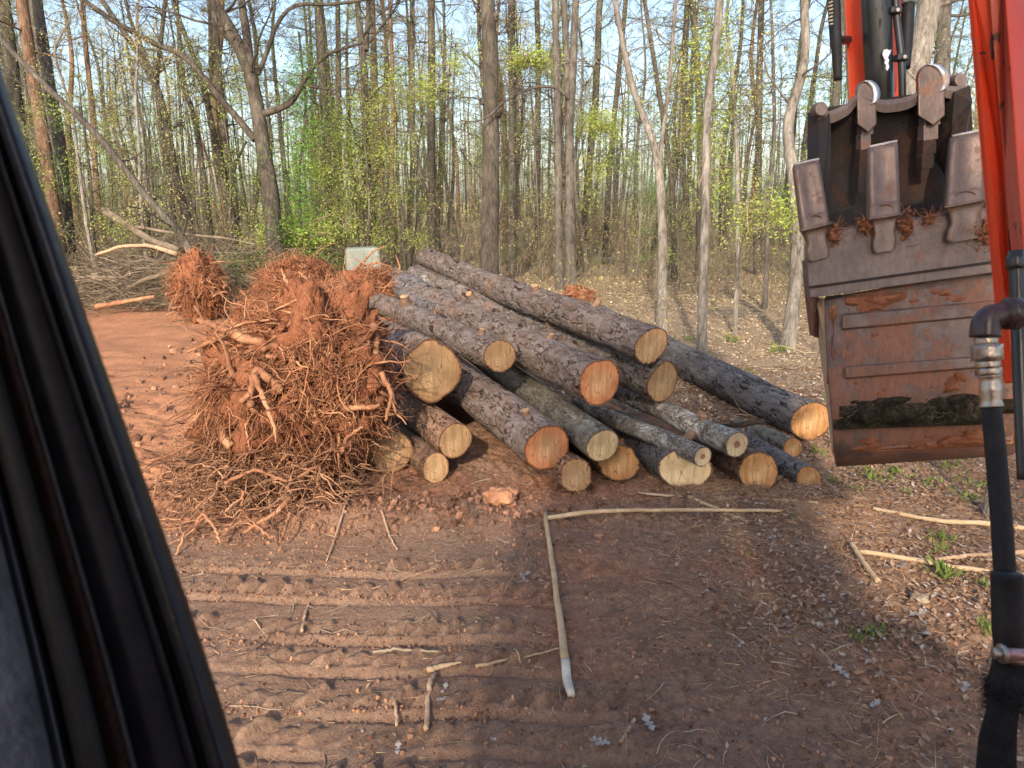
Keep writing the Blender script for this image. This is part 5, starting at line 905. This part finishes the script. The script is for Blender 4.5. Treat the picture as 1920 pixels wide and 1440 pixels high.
# teeth
def tooth(tl, tr, br, bl, sl, sr, of, k=1.0):
    """tl,tr top; br,bl collar; sl,sr shank foot (photo points)"""
    fc = fx((tl[0]+tr[0])/2, of); rows = []; ray = (P((tl[0]+tr[0])/2, (tl[1]+bl[1])/2, 2)-P((tl[0]+tr[0])/2, (tl[1]+bl[1])/2, 1)).normalized()
    def row(a, b, of2, th, dip): # front profile with a hollow between two raised edges
        A, B = P(a[0], a[1], fc+of2), P(b[0], b[1], fc+of2); w = (B-A).length; out = []
        prof = [(0, th), (0, .5*th), (.0, .012), (.04, 0), (.16, -.004), (.3, dip*.7), (.5, dip), (.7, dip*.7), (.84, -.004), (.96, 0), (1.0, .012), (1, .5*th), (1, th), (.5, th*1.0)]
        return [tuple(A+(B-A)*u+ray*v*.7+Vector((0, v*.3, 0))) for u, v in prof]
    lerp = lambda a, b, t: (a[0]+(b[0]-a[0])*t, a[1]+(b[1]-a[1])*t)
    def inset(a, b, k): return lerp(a, b, k), lerp(b, a, k)
    a, b = inset(tl, tr, .10); rows.append(row((a[0], a[1]+1), (b[0], b[1]+1), .030, .02, 0))
    a, b = inset(lerp(tl, bl, .01), lerp(tr, br, .01), .03); rows.append(row(a, b, .010, .035, .0))
    for t, of2, dip, th in ((.06, 0, .002, .045), (.15, -.004, .008, .055), (.35, -.008, .012, .065), (.6, -.012, .012, .075), (.8, -.016, .006, .08), (.84, -.018, .000, .082), (.97, -.024, .0, .086), (1.0, -.022, 0, .088)):
        a, b = lerp(tl, bl, t), lerp(tr, br, t); rows.append(row(a, b, of2, th, dip))
    a, b = inset(bl, br, .0); rows.append(row((a[0], a[1]+4), (b[0], b[1]+3), -.014, .085, 0))
    for t, ins in ((.15, .07), (.45, .12), (.62, .04), (.9, .0), (1, .06)):
        a, b = lerp(bl, sl, t), lerp(br, sr, t); a, b = inset(a, b, ins); rows.append(row((a[0], a[1]+5*(1-t)), (b[0], b[1]+4*(1-t)), -.006 if t < .5 else -.008*(1-t)-.002, .07, 0))
    m = MB(); A = np.array(rows); m.grid(np.transpose(densify(A, 3), (1, 0, 2)), wrapu=True)
    n = A.shape[1]; m.add(A[0], np.arange(n)[None]); m.add(A[-1], np.arange(n)[::-1][None])
    o = sub('tooth', m, M_TOOTH, shell, smooth=True); 
    # arched cast mark and bright worn tip edge
    cx, cy = lerp(lerp(tl, tr, .5), lerp(bl, br, .5), .93); wd = (tr[0]-tl[0])*.27; tt = np.linspace(0, PI, 14); Pt = [P(cx-wd*math.cos(a_), cy-10*math.sin(a_)-3, fc-.022) for a_ in tt]
    m = MB(); m.tubes(np.array([tuple(p) for p in Pt]), np.full(14, .003), 6); part('cast_arch', m, M_TOOTH, shell, smooth=True)
    m = MB(); Pt = [P(*lerp(tl, tr, u), fc+.012) for u in np.linspace(.04, .96, 8)]; m.tubes(np.array([tuple(p) for p in Pt]), np.full(8, .005), 8, cap=True); part('worn_edge', m, simple('rubbed_tooth_edge', [(.30, .27, .26), (.42, .40, .40)], 20, rough=.4), shell, smooth=True)
    m = MB(); Pt = [P(*lerp((bl[0]-2, bl[1]+1), (br[0]+2, br[1]+1), u), fc-.026) for u in np.linspace(0, 1, 6)]; m.tubes(np.array([tuple(p) for p in Pt]), np.full(6, .0055), 8, cap=True); part('tooth_collar', m, M_TOOTH, shell, smooth=True)
    return o
tooth((1487, 309), (1537, 298), (1557, 417), (1504, 432), (1515, 492), (1557, 481), -.05)
tooth((1628, 276), (1684, 264), (1690, 400), (1630, 410), (1637, 475), (1680, 468), -.05)
tooth((1783, 256), (1850, 242), (1850, 372), (1773, 388), (1774, 456), (1850, 444), -.05)
# red earth and roots caught beside the teeth
for (cx, cy, rx_, rz_) in [(1565, 440, .014, .025), (1622, 424, .022, .024), (1697, 425, .022, .036), (1744, 410, .016, .010), (1842, 440, .03, .05)]:
    m = MB(); n = 60; c = np.array(P(cx, cy, fx(cx, -.045))); C = c+RNG.normal(size=(n, 3))*np.array([rx_*.5, .008, rz_*.5]); clods(m, C, RNG.uniform(.004, .011, n)); o = sub('caught_earth', m, M_MUD, shell); o['kind'] = 'stuff'
    m = MB(); n = 60; p = wander(c+RNG.normal(size=(n, 3))*np.array([rx_*.6, .01, rz_*.6]), RNG.normal(size=(n, 3)), np.full(n, .06), 6, .5); m.tubes(p, taper(np.full(n, .0012), .0006, 6), 3); o = sub('caught_rootlets', m, M_ROOTF, shell); o['kind'] = 'stuff'
# interior
IB = 3.02
m = MB(); pts = [(1553, 210), (1800, 168), (1806, 300), (1850, 420), (1560, 450)]
back = [(1545, 202, IB), (1816, 160, IB-.06), (1830, 440, IB+.02), (1556, 470, IB+.06)]
A = []
for v in np.linspace(0, 1, 8):
    rowp = []
    for u in np.linspace(0, 1, 8):
        t_ = [back[0][k]+(back[1][k]-back[0][k])*u for k in range(3)]; b_ = [back[3][k]+(back[2][k]-back[3][k])*u for k in range(3)]
        q_ = [t_[k]+(b_[k]-t_[k])*v for k in range(3)]; q_[2] += .10*math.sin(PI*v); rowp.append(tuple(P(*q_)))
    A.append(rowp)
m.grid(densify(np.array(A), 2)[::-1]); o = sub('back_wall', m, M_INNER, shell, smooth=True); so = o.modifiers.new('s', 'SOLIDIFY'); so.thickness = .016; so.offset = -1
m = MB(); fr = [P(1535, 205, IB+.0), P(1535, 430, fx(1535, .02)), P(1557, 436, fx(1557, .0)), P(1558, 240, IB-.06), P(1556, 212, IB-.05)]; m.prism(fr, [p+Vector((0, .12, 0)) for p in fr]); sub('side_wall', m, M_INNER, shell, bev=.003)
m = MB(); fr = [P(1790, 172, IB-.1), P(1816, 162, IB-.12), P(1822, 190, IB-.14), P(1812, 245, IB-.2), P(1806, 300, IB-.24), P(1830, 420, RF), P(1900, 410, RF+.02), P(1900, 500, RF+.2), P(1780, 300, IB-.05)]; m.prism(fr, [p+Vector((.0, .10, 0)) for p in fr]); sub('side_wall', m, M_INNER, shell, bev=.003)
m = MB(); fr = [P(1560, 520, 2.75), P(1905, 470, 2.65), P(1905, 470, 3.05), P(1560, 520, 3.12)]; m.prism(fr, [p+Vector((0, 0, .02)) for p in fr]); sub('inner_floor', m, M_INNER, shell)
# scalloped top rail
top_pts = [(1534, 205), (1556, 208), (1590, 192), (1612, 172), (1650, 186), (1676, 186), (1704, 180), (1726, 165), (1745, 140), (1775, 160), (1817, 160)]
A = []; tp = densify(np.array([[[x, y, 0]] for x, y in top_pts], float), 5)[:, 0, :2]
for x, y in tp:
    f_ = IB-.05*(x-1534)/280; A.append([tuple(P(x, y, f_-.035)), tuple(P(x, y+9, f_-.045)), tuple(P(x, y+24, f_-.03)), tuple(P(x, y+24, f_+.03)), tuple(P(x, y, f_+.03))])
m.v = []; m = MB(); m.grid(np.transpose(np.array(A), (1, 0, 2)), wrapu=True); sub('top_rail', m, M_LIP, shell)
def hook(cx, cy, w, h, f, stem):
    # rounded hook: disc-like knuckle seen nearly edge-on with bright wrapped edge and stepped stem below
    m = MB(); n = 28; out = []
    for k in range(n):
        a = PI*(1.05)-PI*1.25*k/(n-1); out.append((math.cos(a)*.5, math.sin(a)*.5))
    pl = [(cx-w*.5, cy+h*.55)]+[(cx+w*c_*.95-2, cy-h*.18-h*.72*s_*.9) for c_, s_ in out]+[(cx+w*.36, cy+h*.55), (cx+w*.0, cy+h*.75)]
    fr = [P(x, y, f-.06) for x, y in pl]; bk = [P(x-5, y, f+.02) for x, y in pl]; m.prism(fr, bk); o = sub('hook', m, M_TOOTH, shell, bev=.006)
    m = MB(); sel = [(cx+w*math.cos(a)*.50-1, cy-h*.18-h*.66*math.sin(a)*.5) for a in np.linspace(PI*.52, -PI*.22, 14)]
    A = np.array([[tuple(P(x-11, y+3, f-.066)), tuple(P(x-3, y, f-.068)), tuple(P(x+2, y, f-.055)), tuple(P(x+2, y, f-.01))] for x, y in sel]); m.grid(A); o2 = sub('worn_band', m, M_SHINE, shell, smooth=True); so = o2.modifiers.new('s', 'SOLIDIFY'); so.thickness = .008
    x, y = cx-2, cy+h*.45; wd = w*.52
    for i in range(stem):
        m = MB(); fr = [P(x-wd/2, y, f-.035+i*.006), P(x+wd/2, y-4, f-.035+i*.006), P(x+wd/2, y+26, f-.03+i*.006), P(x-wd/2, y+30, f-.03+i*.006)]; m.prism(fr, [p+Vector((0, .05, 0)) for p in fr]); sub('weld_step', m, M_LIP if i < 2 else M_INNER, shell, bev=.003); y += 27; x -= 3; wd -= 2.5
hook(1629, 190, 42, 78, IB, 5); hook(1751, 166, 58, 92, IB-.03, 4)
for x, y, f_ in ((1541, 204, IB-.04), (1803, 150, IB-.04)):
    m = MB(); t_ = np.linspace(0, 2*PI, 20, endpoint=False); fr = [P(x+12*math.cos(a), y-12*math.sin(a)*1.1, f_-.03) for a in t_[::-1]]; m.prism(fr, [p+Vector((0, .06, 0)) for p in fr]); sub('corner_knob', m, M_LIP, shell, bev=.004)
# ---- dipper arm with its cylinder and lines
def bar(pts, mat, name, parent=EX, depth=.1, bev=.004):
    m = MB(); fr = [P(*p) for p in pts]; cx = sum(p[0] for p in pts)/len(pts); cy = sum(p[1] for p in pts)/len(pts); dv = (P(cx, cy, 2)-P(cx, cy, 1)).normalized()*depth; m.prism(fr, [p+dv for p in fr]); return part(name, m, mat, parent, bev=bev)
arm = bar([(1596, 240, 3.22), (1577, -120, 3.12), (1622, -120, 3.12), (1625, 240, 3.22)], M_ORANGE, 'dipper_arm', depth=.26)
bar([(1592, 240, 3.26), (1573, -120, 3.16), (1577, -120, 3.125), (1596, 240, 3.225)], simple('sunlit_pale_edge', [(.42, .30, .18), (.55, .42, .26)], 8), 'arm_sunlit_edge', arm, depth=.2, bev=None)  # tan strip painted for sunlight along the arm's left edge
bar([(1678, 240, 3.22), (1664, -120, 3.12), (1692, -120, 3.12), (1698, 240, 3.22)], M_ORANGE, 'arm_cheek', arm, depth=.26)
bar([(1600, 300, 3.40), (1590, -120, 3.35), (1690, -120, 3.35), (1700, 300, 3.40)], M_ORANGE, 'arm_back_plate', arm, depth=.04)
def tubep(pts, rpx, mat, name, parent=EX, n=24, K=30, cap=True):
    f_ = pts[0][2]; q, r = resample([P(*p) for p in pts], [x*p[2]/F for x, p in zip(rpx, pts)], K); m = MB(); m.tubes(q, r, n, cap=cap); return part(name, m, mat, parent, smooth=True)
cyl = tubep([(1639, -120, 3.0), (1643, 0, 3.02), (1648, 140, 3.09), (1650, 200, 3.14)], [26, 26, 24.5, 24], M_BLACK, 'bucket_cylinder', n=48)
# flaked white primer patch on the cylinder, as thin raised flakes
def cyl_pt(px, py, off=.0015):
    t = (py+120)/380; cx = 1639+13*t; f = 3.0+.08*t; r = (26-2*t)*f/F; dx = (px-cx)*f/F; dx = max(-r*.98, min(r*.98, dx)); p = P(cx, py, f); return p+Vector((dx, -math.sqrt(r*r-dx*dx)-off, 0))
flake = [(1644, 99), (1650, 97), (1655, 99), (1660, 97), (1658, 103), (1655, 108), (1652, 113), (1655, 117), (1653, 124), (1655, 130), (1651, 137), (1648, 134), (1649, 127), (1645, 122), (1649, 119), (1645, 115), (1642, 107)]
m = MB(); fr = [cyl_pt(x, y) for x, y in flake]; c_ = cyl_pt(1650, 112, .002); m.add([tuple(c_)]+[tuple(p) for p in fr], np.array([[0, i+1, (i+1) % len(fr)+1] for i in range(len(fr))])); part('primer_patch', m, M_CHIP, cyl)
for (x, y, w_, h_) in [(1639, 48, 1.3, 9), (1642, 22, 1, 4), (1635, 80, 1.2, 3), (1665, 108, 1.2, 3), (1632, 25, .8, 4)]:
    m = MB(); m.add([tuple(cyl_pt(x+a, y+b)) for a, b in ((-w_, -h_), (w_, -h_*.8), (w_*.3, h_), (-w_, h_*.6))], np.array([[0, 1, 2, 3]])); part('scratch', m, M_DUST, cyl)
pipe = tubep([(1676, -60, 2.98), (1680, 20, 3.0), (1688, 90, 3.0), (1691, 120, 3.0), (1693, 230, 3.05)], [6.5]*5, M_BLACK, 'steel_line', arm)
for (x, y) in ((1679, 20), (1692, 108)):
    m = MB(); c_ = P(x, y, 2.99); m.box((c_.x-.028, c_.y-.02, c_.z-.014), (c_.x+.02, c_.y+.03, c_.z+.014)); part('line_clamp', m, M_BLACK, arm, bev=.006)
    m = MB(); c_ = P(x+5, y-2, 2.965); t_ = np.arange(6)*PI/3; fr = [c_+Vector((math.cos(a)*.008, 0, math.sin(a)*.008)) for a in t_[::-1]]; m.prism(fr, [p+Vector((0, .02, 0)) for p in fr]); part('clamp_bolt', m, M_CHROME, arm)
tubep([(1706, -60, 3.05), (1703, 10, 3.05), (1700, 70, 3.05), (1697, 128, 3.05)], [11, 11, 11, 9], M_RUBBER, 'hydraulic_hose')
tubep([(1708, -60, 3.04), (1705, -20, 3.04), (1704, 6, 3.04)], [13, 13, 12.5], simple('grey_hose_sleeve', [(.25, .27, .3), (.33, .34, .36)], 9), 'hose_sleeve')
hs = tubep([(1562, -60, 3.0), (1565, 0, 3.0), (1568, 80, 3.0), (1571, 150, 3.02)], [10, 10, 9.5, 7], M_RUBBER, 'hydraulic_hose')
tubep([(1555, -60, 3.03), (1557, 0, 3.03), (1562, 90, 3.04)], [6, 6, 5], M_RUBBER, 'hydraulic_hose')
q = [(1558+5*math.sin(a), 0+a*1.1-20, 3.0+.02*math.cos(a)) for a in np.linspace(0, 60, 150)]; tubep([p for p in q], [2.2]*150, simple('tan_spiral_guard', [(.32, .27, .21), (.42, .37, .30)], 12), 'spiral_guard', hs, n=6, K=300)
m = MB(); a_, b_ = P(1572, 75, 3.02), P(1590, 75, 3.15); m.tubes(np.array([tuple(a_), tuple((a_+b_)/2), tuple(b_)]), np.full(3, .018), 16, cap=True); part('hose_bracket', m, M_BLACK)
# ---- boom, close at the right
B1, B0 = 1.62, 1.34
def bquad(pts, mat, name, parent, depth, bev=.003): return bar(pts, mat, name, parent, depth, bev)
boom = bar([(1882, 721, B1), (1864, 560, B1-.06), (1840, 300, B1-.15), (1810, -60, B0), (1853, -60, B0-.02), (1868, 120, B0+.03), (1884, 300, B1-.17), (1897, 500, B1-.1), (1907, 718, B1-.02)], M_ORANGE, 'boom', depth=.10, bev=.006)
bar([(1851, -60, B0-.026), (1866, 120, B0+.018), (1882, 300, B1-.185), (1895, 500, B1-.115), (1899, 560, B1-.11), (1930, 560, B1-.13), (1918, 420, B1-.15), (1896, 120, B0+.012), (1883, -60, B0-.03)], M_ORWORN, 'boom_recess', boom, depth=.08, bev=.003)
bar([(1880, -60, B0-.05), (1893, 120, B0-.01), (1905, 300, B0+.05), (1919, 480, B0+.1), (1990, 480, B0+.16), (1990, -60, B0+.04)], M_ORANGE, 'boom_side_web', boom, depth=.12, bev=.008)
for pts in ([(1859, 60), (1864, 70), (1866, 95), (1865, 112), (1858, 110), (1856, 80)], [(1872, 150), (1878, 160), (1887, 240), (1893, 330), (1886, 330), (1879, 240), (1874, 180)], [(1836, 98), (1846, 97), (1850, 101), (1838, 102)], [(1888, 400), (1894, 410), (1899, 480), (1893, 476)]):
    m = MB(); fr = [P(x, y, 1.33) for x, y in pts]
    # scuffs lie just above the paint
    for i, (x, y) in enumerate(pts):
        ff = B0+.012+(B1-.15-B0)*max(0, y)/300*.93; ff = min(ff, B1-.1) - (.034 if x > 1853 else .024); fr[i] = P(x, y, ff)
    m.add([tuple(p) for p in fr], np.arange(len(fr))[None]); part('paint_scuff', m, simple('dark_scuff', [(.02, .015, .015), (.06, .04, .035)], 30), boom)
tubep([(1905, 470, 1.36), (1908, 560, 1.36), (1913, 700, 1.34), (1922, 900, 1.3)], [13, 13, 13, 13], M_BLACK, 'steel_line')
tubep([(1904, 478, 1.36), (1905, 505, 1.36)], [16, 16], M_BLACK, 'line_nut', n=6, K=4)
# elbow and hose fitting
el = tubep([(1935, 588, 1.27), (1900, 588, 1.27), (1875, 590, 1.27), (1856, 594, 1.27), (1848, 606, 1.27), (1847, 632, 1.27)], [24, 25, 22, 23, 25, 26], M_BROWNPL, 'hose_elbow', n=32)
tubep([(1887, 588, 1.265), (1908, 588, 1.265)], [30, 30], M_BROWNPL, 'elbow_collar', el, n=32, K=4)
def ring_(y0, y1, x0, x1, r, n, mat, nm, par): return tubep([(x0, y0, 1.27), (x1, y1, 1.27)], [r, r], mat, nm, par, n=n, K=4)
hose = tubep([(1858, 760, 1.27), (1868, 860, 1.25), (1878, 980, 1.22), (1885, 1090, 1.2)], [17, 17.5, 18, 18.5], M_RUBBER, 'hydraulic_hose', n=32)
ring_(632, 646, 1848, 1849, 19, 24, M_CHROME, 'fitting_neck', hose); ring_(646, 676, 1850, 1851, 26, 6, M_CHROME, 'hex_nut', hose); ring_(676, 690, 1851, 1852, 20, 24, M_CHROME, 'fitting_neck', hose); ring_(690, 703, 1853, 1854, 22, 6, M_CHROME, 'hex_nut', hose)
tubep([(1855, 703, 1.27), (1856, 712, 1.27), (1857, 730, 1.27), (1858, 752, 1.27), (1859, 762, 1.27)], [19, 16, 19, 17, 20.5], M_CHROME, 'crimp_sleeve', hose, K=24)
slv = tubep([(1888, 1075, 1.17), (1889, 1100, 1.17), (1891, 1180, 1.16), (1892, 1215, 1.16)], [26.5, 27, 27, 25], M_RUBBER, 'rubber_sleeve', n=32)
m = MB(); q = np.array([tuple(P(1893, 1232, 1.16))]*2); 
lower = tubep([(1893, 1205, 1.18), (1890, 1260, 1.16), (1883, 1300, 1.14), (1880, 1330, 1.13), (1870, 1390, 1.12), (1865, 1500, 1.1)], [25, 27, 32, 24, 30, 34], simple('black_woven_sleeve', [(.010, .009, .009), (.03, .027, .025)], 40, bumpd=.006, bsc=160, rough=.95, bs=1), 'woven_sleeve', n=32, K=40)
m = MB(); n = 900; a_ = RNG.uniform(0, 6.28, n); y_ = RNG.choice([1285, 1305, 1325], n)+RNG.normal(size=n)*8; B = np.array([tuple(P(1882+27*math.cos(a), y, 1.14)+Vector((0, -.026*math.sin(a), 0))) for a, y in zip(a_, y_)]); D = np.stack([np.cos(a_), -np.sin(a_), RNG.normal(size=n)*.8-.4], 1)+RNG.normal(size=(n, 3))*.4; D /= np.linalg.norm(D, axis=1, keepdims=True)
m.spikes(B, D, RNG.uniform(.008, .02, n), .0012); o = part('frayed_threads', m, M_RUBBER, lower); o['kind'] = 'stuff'
# clamp with bolt
cl = tubep([(1892, 1218, 1.155), (1892, 1236, 1.155)], [28, 28], M_CHROME, 'hose_clamp', n=32, K=4)
cl2 = tubep([(1880, 1226, 1.10), (1935, 1229, 1.10)], [11, 11], simple('pinkish_zinc', [(.35, .2, .2), (.5, .33, .31)], 20, metal=.6, rough=.35), 'clamp_bolt', cl, n=20, K=6)
tubep([(1864, 1226, 1.10), (1876, 1226, 1.10)], [12, 12], M_CHROME, 'bolt_head', cl, n=6, K=4); tubep([(1877, 1226, 1.10), (1881, 1226, 1.10)], [18, 18], M_CHROME, 'washer', cl, n=24, K=4)
# ---- door frame at the left: profile bands swept along the pillar's curved line
edge = [(-14, 60), (0, 130), (48, 268), (110, 440), (167, 605), (228, 775), (274, 905), (320, 1035), (360, 1150), (403, 1280), (452, 1440), (495, 1580)]
eq, _ = resample([Vector((x, y, 0)) for x, y in edge], [1]*len(edge), 40)
def band(d0, d1, f0, f1, mat, name, bulge=.006, parent=EX, n=9, grow=0.0):
    A = []
    for i, (x, y, _) in enumerate(eq):
        t = i/39; wk = .62+.5*t+grow*t; row_ = []
        for k in range(n):
            u = k/(n-1); dd = (d0+(d1-d0)*u)*wk; f = f0+(f1-f0)*u-bulge*math.sin(PI*u); row_.append(tuple(P(x-dd, y+dd*.36, f*(1.05-.10*t))))
        for k in (1,): row_.append(tuple(P(x-d1*wk, y+d1*wk*.36, (f1+.05)*(1.05-.1*t)))); row_.append(tuple(P(x-d0*wk, y+d0*wk*.36, (f0+.05)*(1.05-.1*t))))
        A.append(row_)
    m = MB(); m.grid(np.transpose(np.array(A), (1, 0, 2)), wrapu=True); return part(name, m, mat, parent, smooth=True)
dfm = band(0, 52, .50, .49, M_SEAL, 'door_seal', .010)
band(52, 66, .505, .505, M_DUST, 'seal_lip', .002, dfm); band(66, 82, .495, .50, M_SEAL, 'seal_bead', .006, dfm); band(80, 165, .515, .51, M_RUBBER, 'cab_pillar', .004, dfm)
band(165, 176, .50, .50, simple('grey_pillar_edge', [(.03, .03, .033), (.05, .05, .055)], 9, rough=.45), 'pillar_edge', .003, dfm); band(176, 214, .51, .51, simple('rusty_brown_trim', [(.02, .008, .006), (.03, .014, .01)], 9, rough=.5), 'brown_trim', .002, dfm)
band(214, 268, .50, .495, M_DUST, 'dusty_panel', .004, dfm); band(268, 305, .51, .50, M_BLACK, 'glossy_panel', .006, dfm); band(305, 640, .49, .44, simple('scratched_grey_plastic', [(.10, .105, .115), (.22, .22, .225)], 14, rough=.3, spec=.6), 'side_tray', .02, dfm); band(640, 1100, .45, .45, M_BLACK, 'inner_trim', .01, dfm)
# ---- the rest of the machine, round and behind the camera
def bx(name, lo, hi, mat, bev=.03, parent=EX):
    m = MB(); m.box(lo, hi); return part(name, m, mat, parent, bev=bev, seg=3)
roof = bx('cab_roof', (-.62, -1.35, 2.86), (.50, .52, 2.97), M_ORANGE, .04)
bx('cab_rear_shade_panel', (-.62, -1.35, 1.0), (.50, -1.28, 2.85), M_BLACK, .01); bx('cab_floor', (-.62, -1.27, .95), (.50, .30, 1.02), M_BLACK, .01)  # rear window filled solid so the cab throws a fuller shadow
bx('cab_side_shade_panel', (-.62, -1.17, 1.03), (-.57, -.12, 2.85), M_ORANGE, .01); bx('cab_rear_pillar', (-.62, -1.26, 1.03), (-.55, -1.18, 2.85), M_BLACK, .01); bx('cab_front_pillar', (.44, .36, 1.03), (.50, .42, 2.85), M_BLACK, .01)  # solid side panel added to shade the door frame and the ground
bx('engine_housing', (-.62, -3.0, .95), (1.55, -1.36, 2.35), M_ORANGE, .08); bx('counterweight', (-.66, -3.5, .75), (1.6, -3.02, 2.1), M_ORANGE, .12)
bx('side_housing', (.62, -1.35, .95), (1.55, .1, 1.75), M_ORANGE, .05); bx('turntable', (-.2, -2.3, .62), (1.1, -.6, .94), M_BLACK, .05)
bx('seat', (-.32, -1.1, 1.05), (.18, -.55, 1.42), M_RUBBER, .06); bx('seat_back', (-.32, -1.22, 1.43), (.18, -1.06, 2.0), M_RUBBER, .06)
m = MB(); q, r = resample([(1.0, -.2, 1.2), (1.02, .5, 1.9), (1.06, .95, 2.55), (1.15, 1.3, 2.9)], [.13, .15, .14, .1], 14); m.tubes(q, r*1.0, 4, cap=True); part('boom_foot', m, M_ORANGE, EX, bev=.01)
for x0 in (-.75, 1.15):
    m = MB(); prof = []; 
    for a in np.linspace(PI/2, 3*PI/2, 12): prof.append((-3.0+.30*math.cos(a), .33+.30*math.sin(a)))
    for a in np.linspace(-PI/2, PI/2, 12): prof.append((.2+.30*math.cos(a), .33+.30*math.sin(a)))
    fr = [Vector((x0, y, z)) for y, z in prof]; m.prism(fr, [p+Vector((.42, 0, 0)) for p in fr]); tr_ = part('track', m, M_RUBBER, EX, bev=.01)
    for k in range(30):
        y = -3.0+k*.11
        for zc in (.035, .625): m = MB(); m.box((x0-.01, y, zc-.02), (x0+.43, y+.035, zc+.02)); part('track_lug', m, M_RUBBER, tr_)
# ---- pine added out of view, crown placed to shade bucket and log ends
q, r = resample([(.55, -4.6, -.1), (.5, -4.6, 2), (.4, -4.55, 4), (.2, -4.5, 7), (0, -4.5, 10)], [.2, .17, .15, .12, .03], 30)
tr0 = empty('pine_tree', q[0]); tag(tr0, 'unseen pine added just behind the machine to shade the bucket and log ends', 'tree'); qq = q-q[0]; m = trunk_mesh(qq, r); m.build('trunk', T_GREY, tr0)
SH = Vector((S.x/abs(S.y), -1, S.z/abs(S.y)))
m = MB(); C = []
def shade(px, py, f, k, s_, ydist=4.6):
    b = P(px, py, f); t = (b.y+ydist); c = np.array(b+SH*t)-q[0]; C.append(c+RNG.normal(size=(k, 3))*s_)
for (px, py) in [(1560, 330), (1620, 420), (1700, 330), (1780, 450), (1600, 560), (1700, 560), (1800, 560), (1650, 680), (1750, 700), (1850, 640), (1700, 790), (1820, 800), (1610, 770)]: shade(px, py, 2.65, 7, .09)
for (px, py, f) in [(1221, 648, 5.9), (937, 668, 5.8), (1243, 716, 6.1), (808, 697, 5.75)]: shade(px, py, f, 5, .07)
C = np.concatenate(C); n = len(C); trk = qq[np.clip((C[:, 2]/10*30).astype(int), 0, 29)]; p = trk[:, None]+(C-trk)[:, None]*np.linspace(0, 1, 6)[None, :, None]; p[:, 2:5] += RNG.normal(size=(n, 3, 3))*.03
m.tubes(p, taper(np.full(n, .014), .004, 6), 4, 0); needles(m, C, 60, .16, w=.006); 
m.build('crown', [T_GREY, L_PINE], tr0)

for (x, y, r_, k) in [(-1.6, -12.5, 1.7, 120), (.9, -14, 2.0, 150), (3.4, -13, 2.2, 150), (-3.0, -19, 1.6, 90), (6, -15, 2.2, 120)]:  # pines added out of view to throw dappled shade forward
    t0 = empty('pine_tree', (x, y, -.1)); tag(t0, {-1.6: 'unseen pine added for shade left of the machine tail, behind the camera', .9: 'unseen pine added for shade straight behind the machine tail', 3.4: 'unseen pine added for shade right of the machine tail', -3.0: 'unseen pine added for shade farthest behind the machine', 6: 'unseen pine added for shade far to the right behind the machine'}[x], 'tree')
    q, r = resample([(0, 0, 0), (.1, 0, 6), (0, .1, 13)], [.18, .13, .03], 24); trunk_mesh(q, r).build('trunk', T_GREY, t0); m = MB()
    off = RNG.normal(size=(k, 3)); off[:, 2] = 0; off /= np.linalg.norm(off, axis=1, keepdims=True); C = np.stack([np.zeros(k), np.zeros(k), RNG.uniform(5.5, 12, k)], 1)+off*RNG.uniform(.2, r_, (k, 1)); p = (C*np.array([0, 0, 1]))[:, None]+(C*np.array([1, 1, 0]))[:, None]*np.linspace(0, 1, 5)[None, :, None]
    m.tubes(p, taper(np.full(k, .02), .005, 5), 4, 0); C = np.concatenate([C+RNG.normal(size=C.shape)*.2 for _ in range(2)]); needles(m, C, 50, .2, w=.01); m.build('crown', [T_GREY, L_PINE], t0)

# a thin sapling added out of view to break the machine's shadow edge
t0 = empty('sapling', (-1.9, -6.2, -.05)); tag(t0, 'unseen leafy sapling added left of the machine tail to break its shadow edge', 'sapling'); q, r = resample([(0, 0, 0), (.1, 0, 3), (.3, 0, 7)], [.05, .035, .01], 24); trunk_mesh(q, r).build('trunk', T_GREY, t0); m = MB()
ii = RNG.integers(7, 24, 40); dd = RNG.normal(size=(40, 3)); dd[:, 2] = RNG.uniform(.1, .6, 40); crown(m, q[ii], dd, RNG.uniform(.5, 1.5, 40), np.full(40, .012), 5, nleaf=16, lsz=.10, spread=.15); m.build('crown', [T_GREY, L_SPRING], t0)
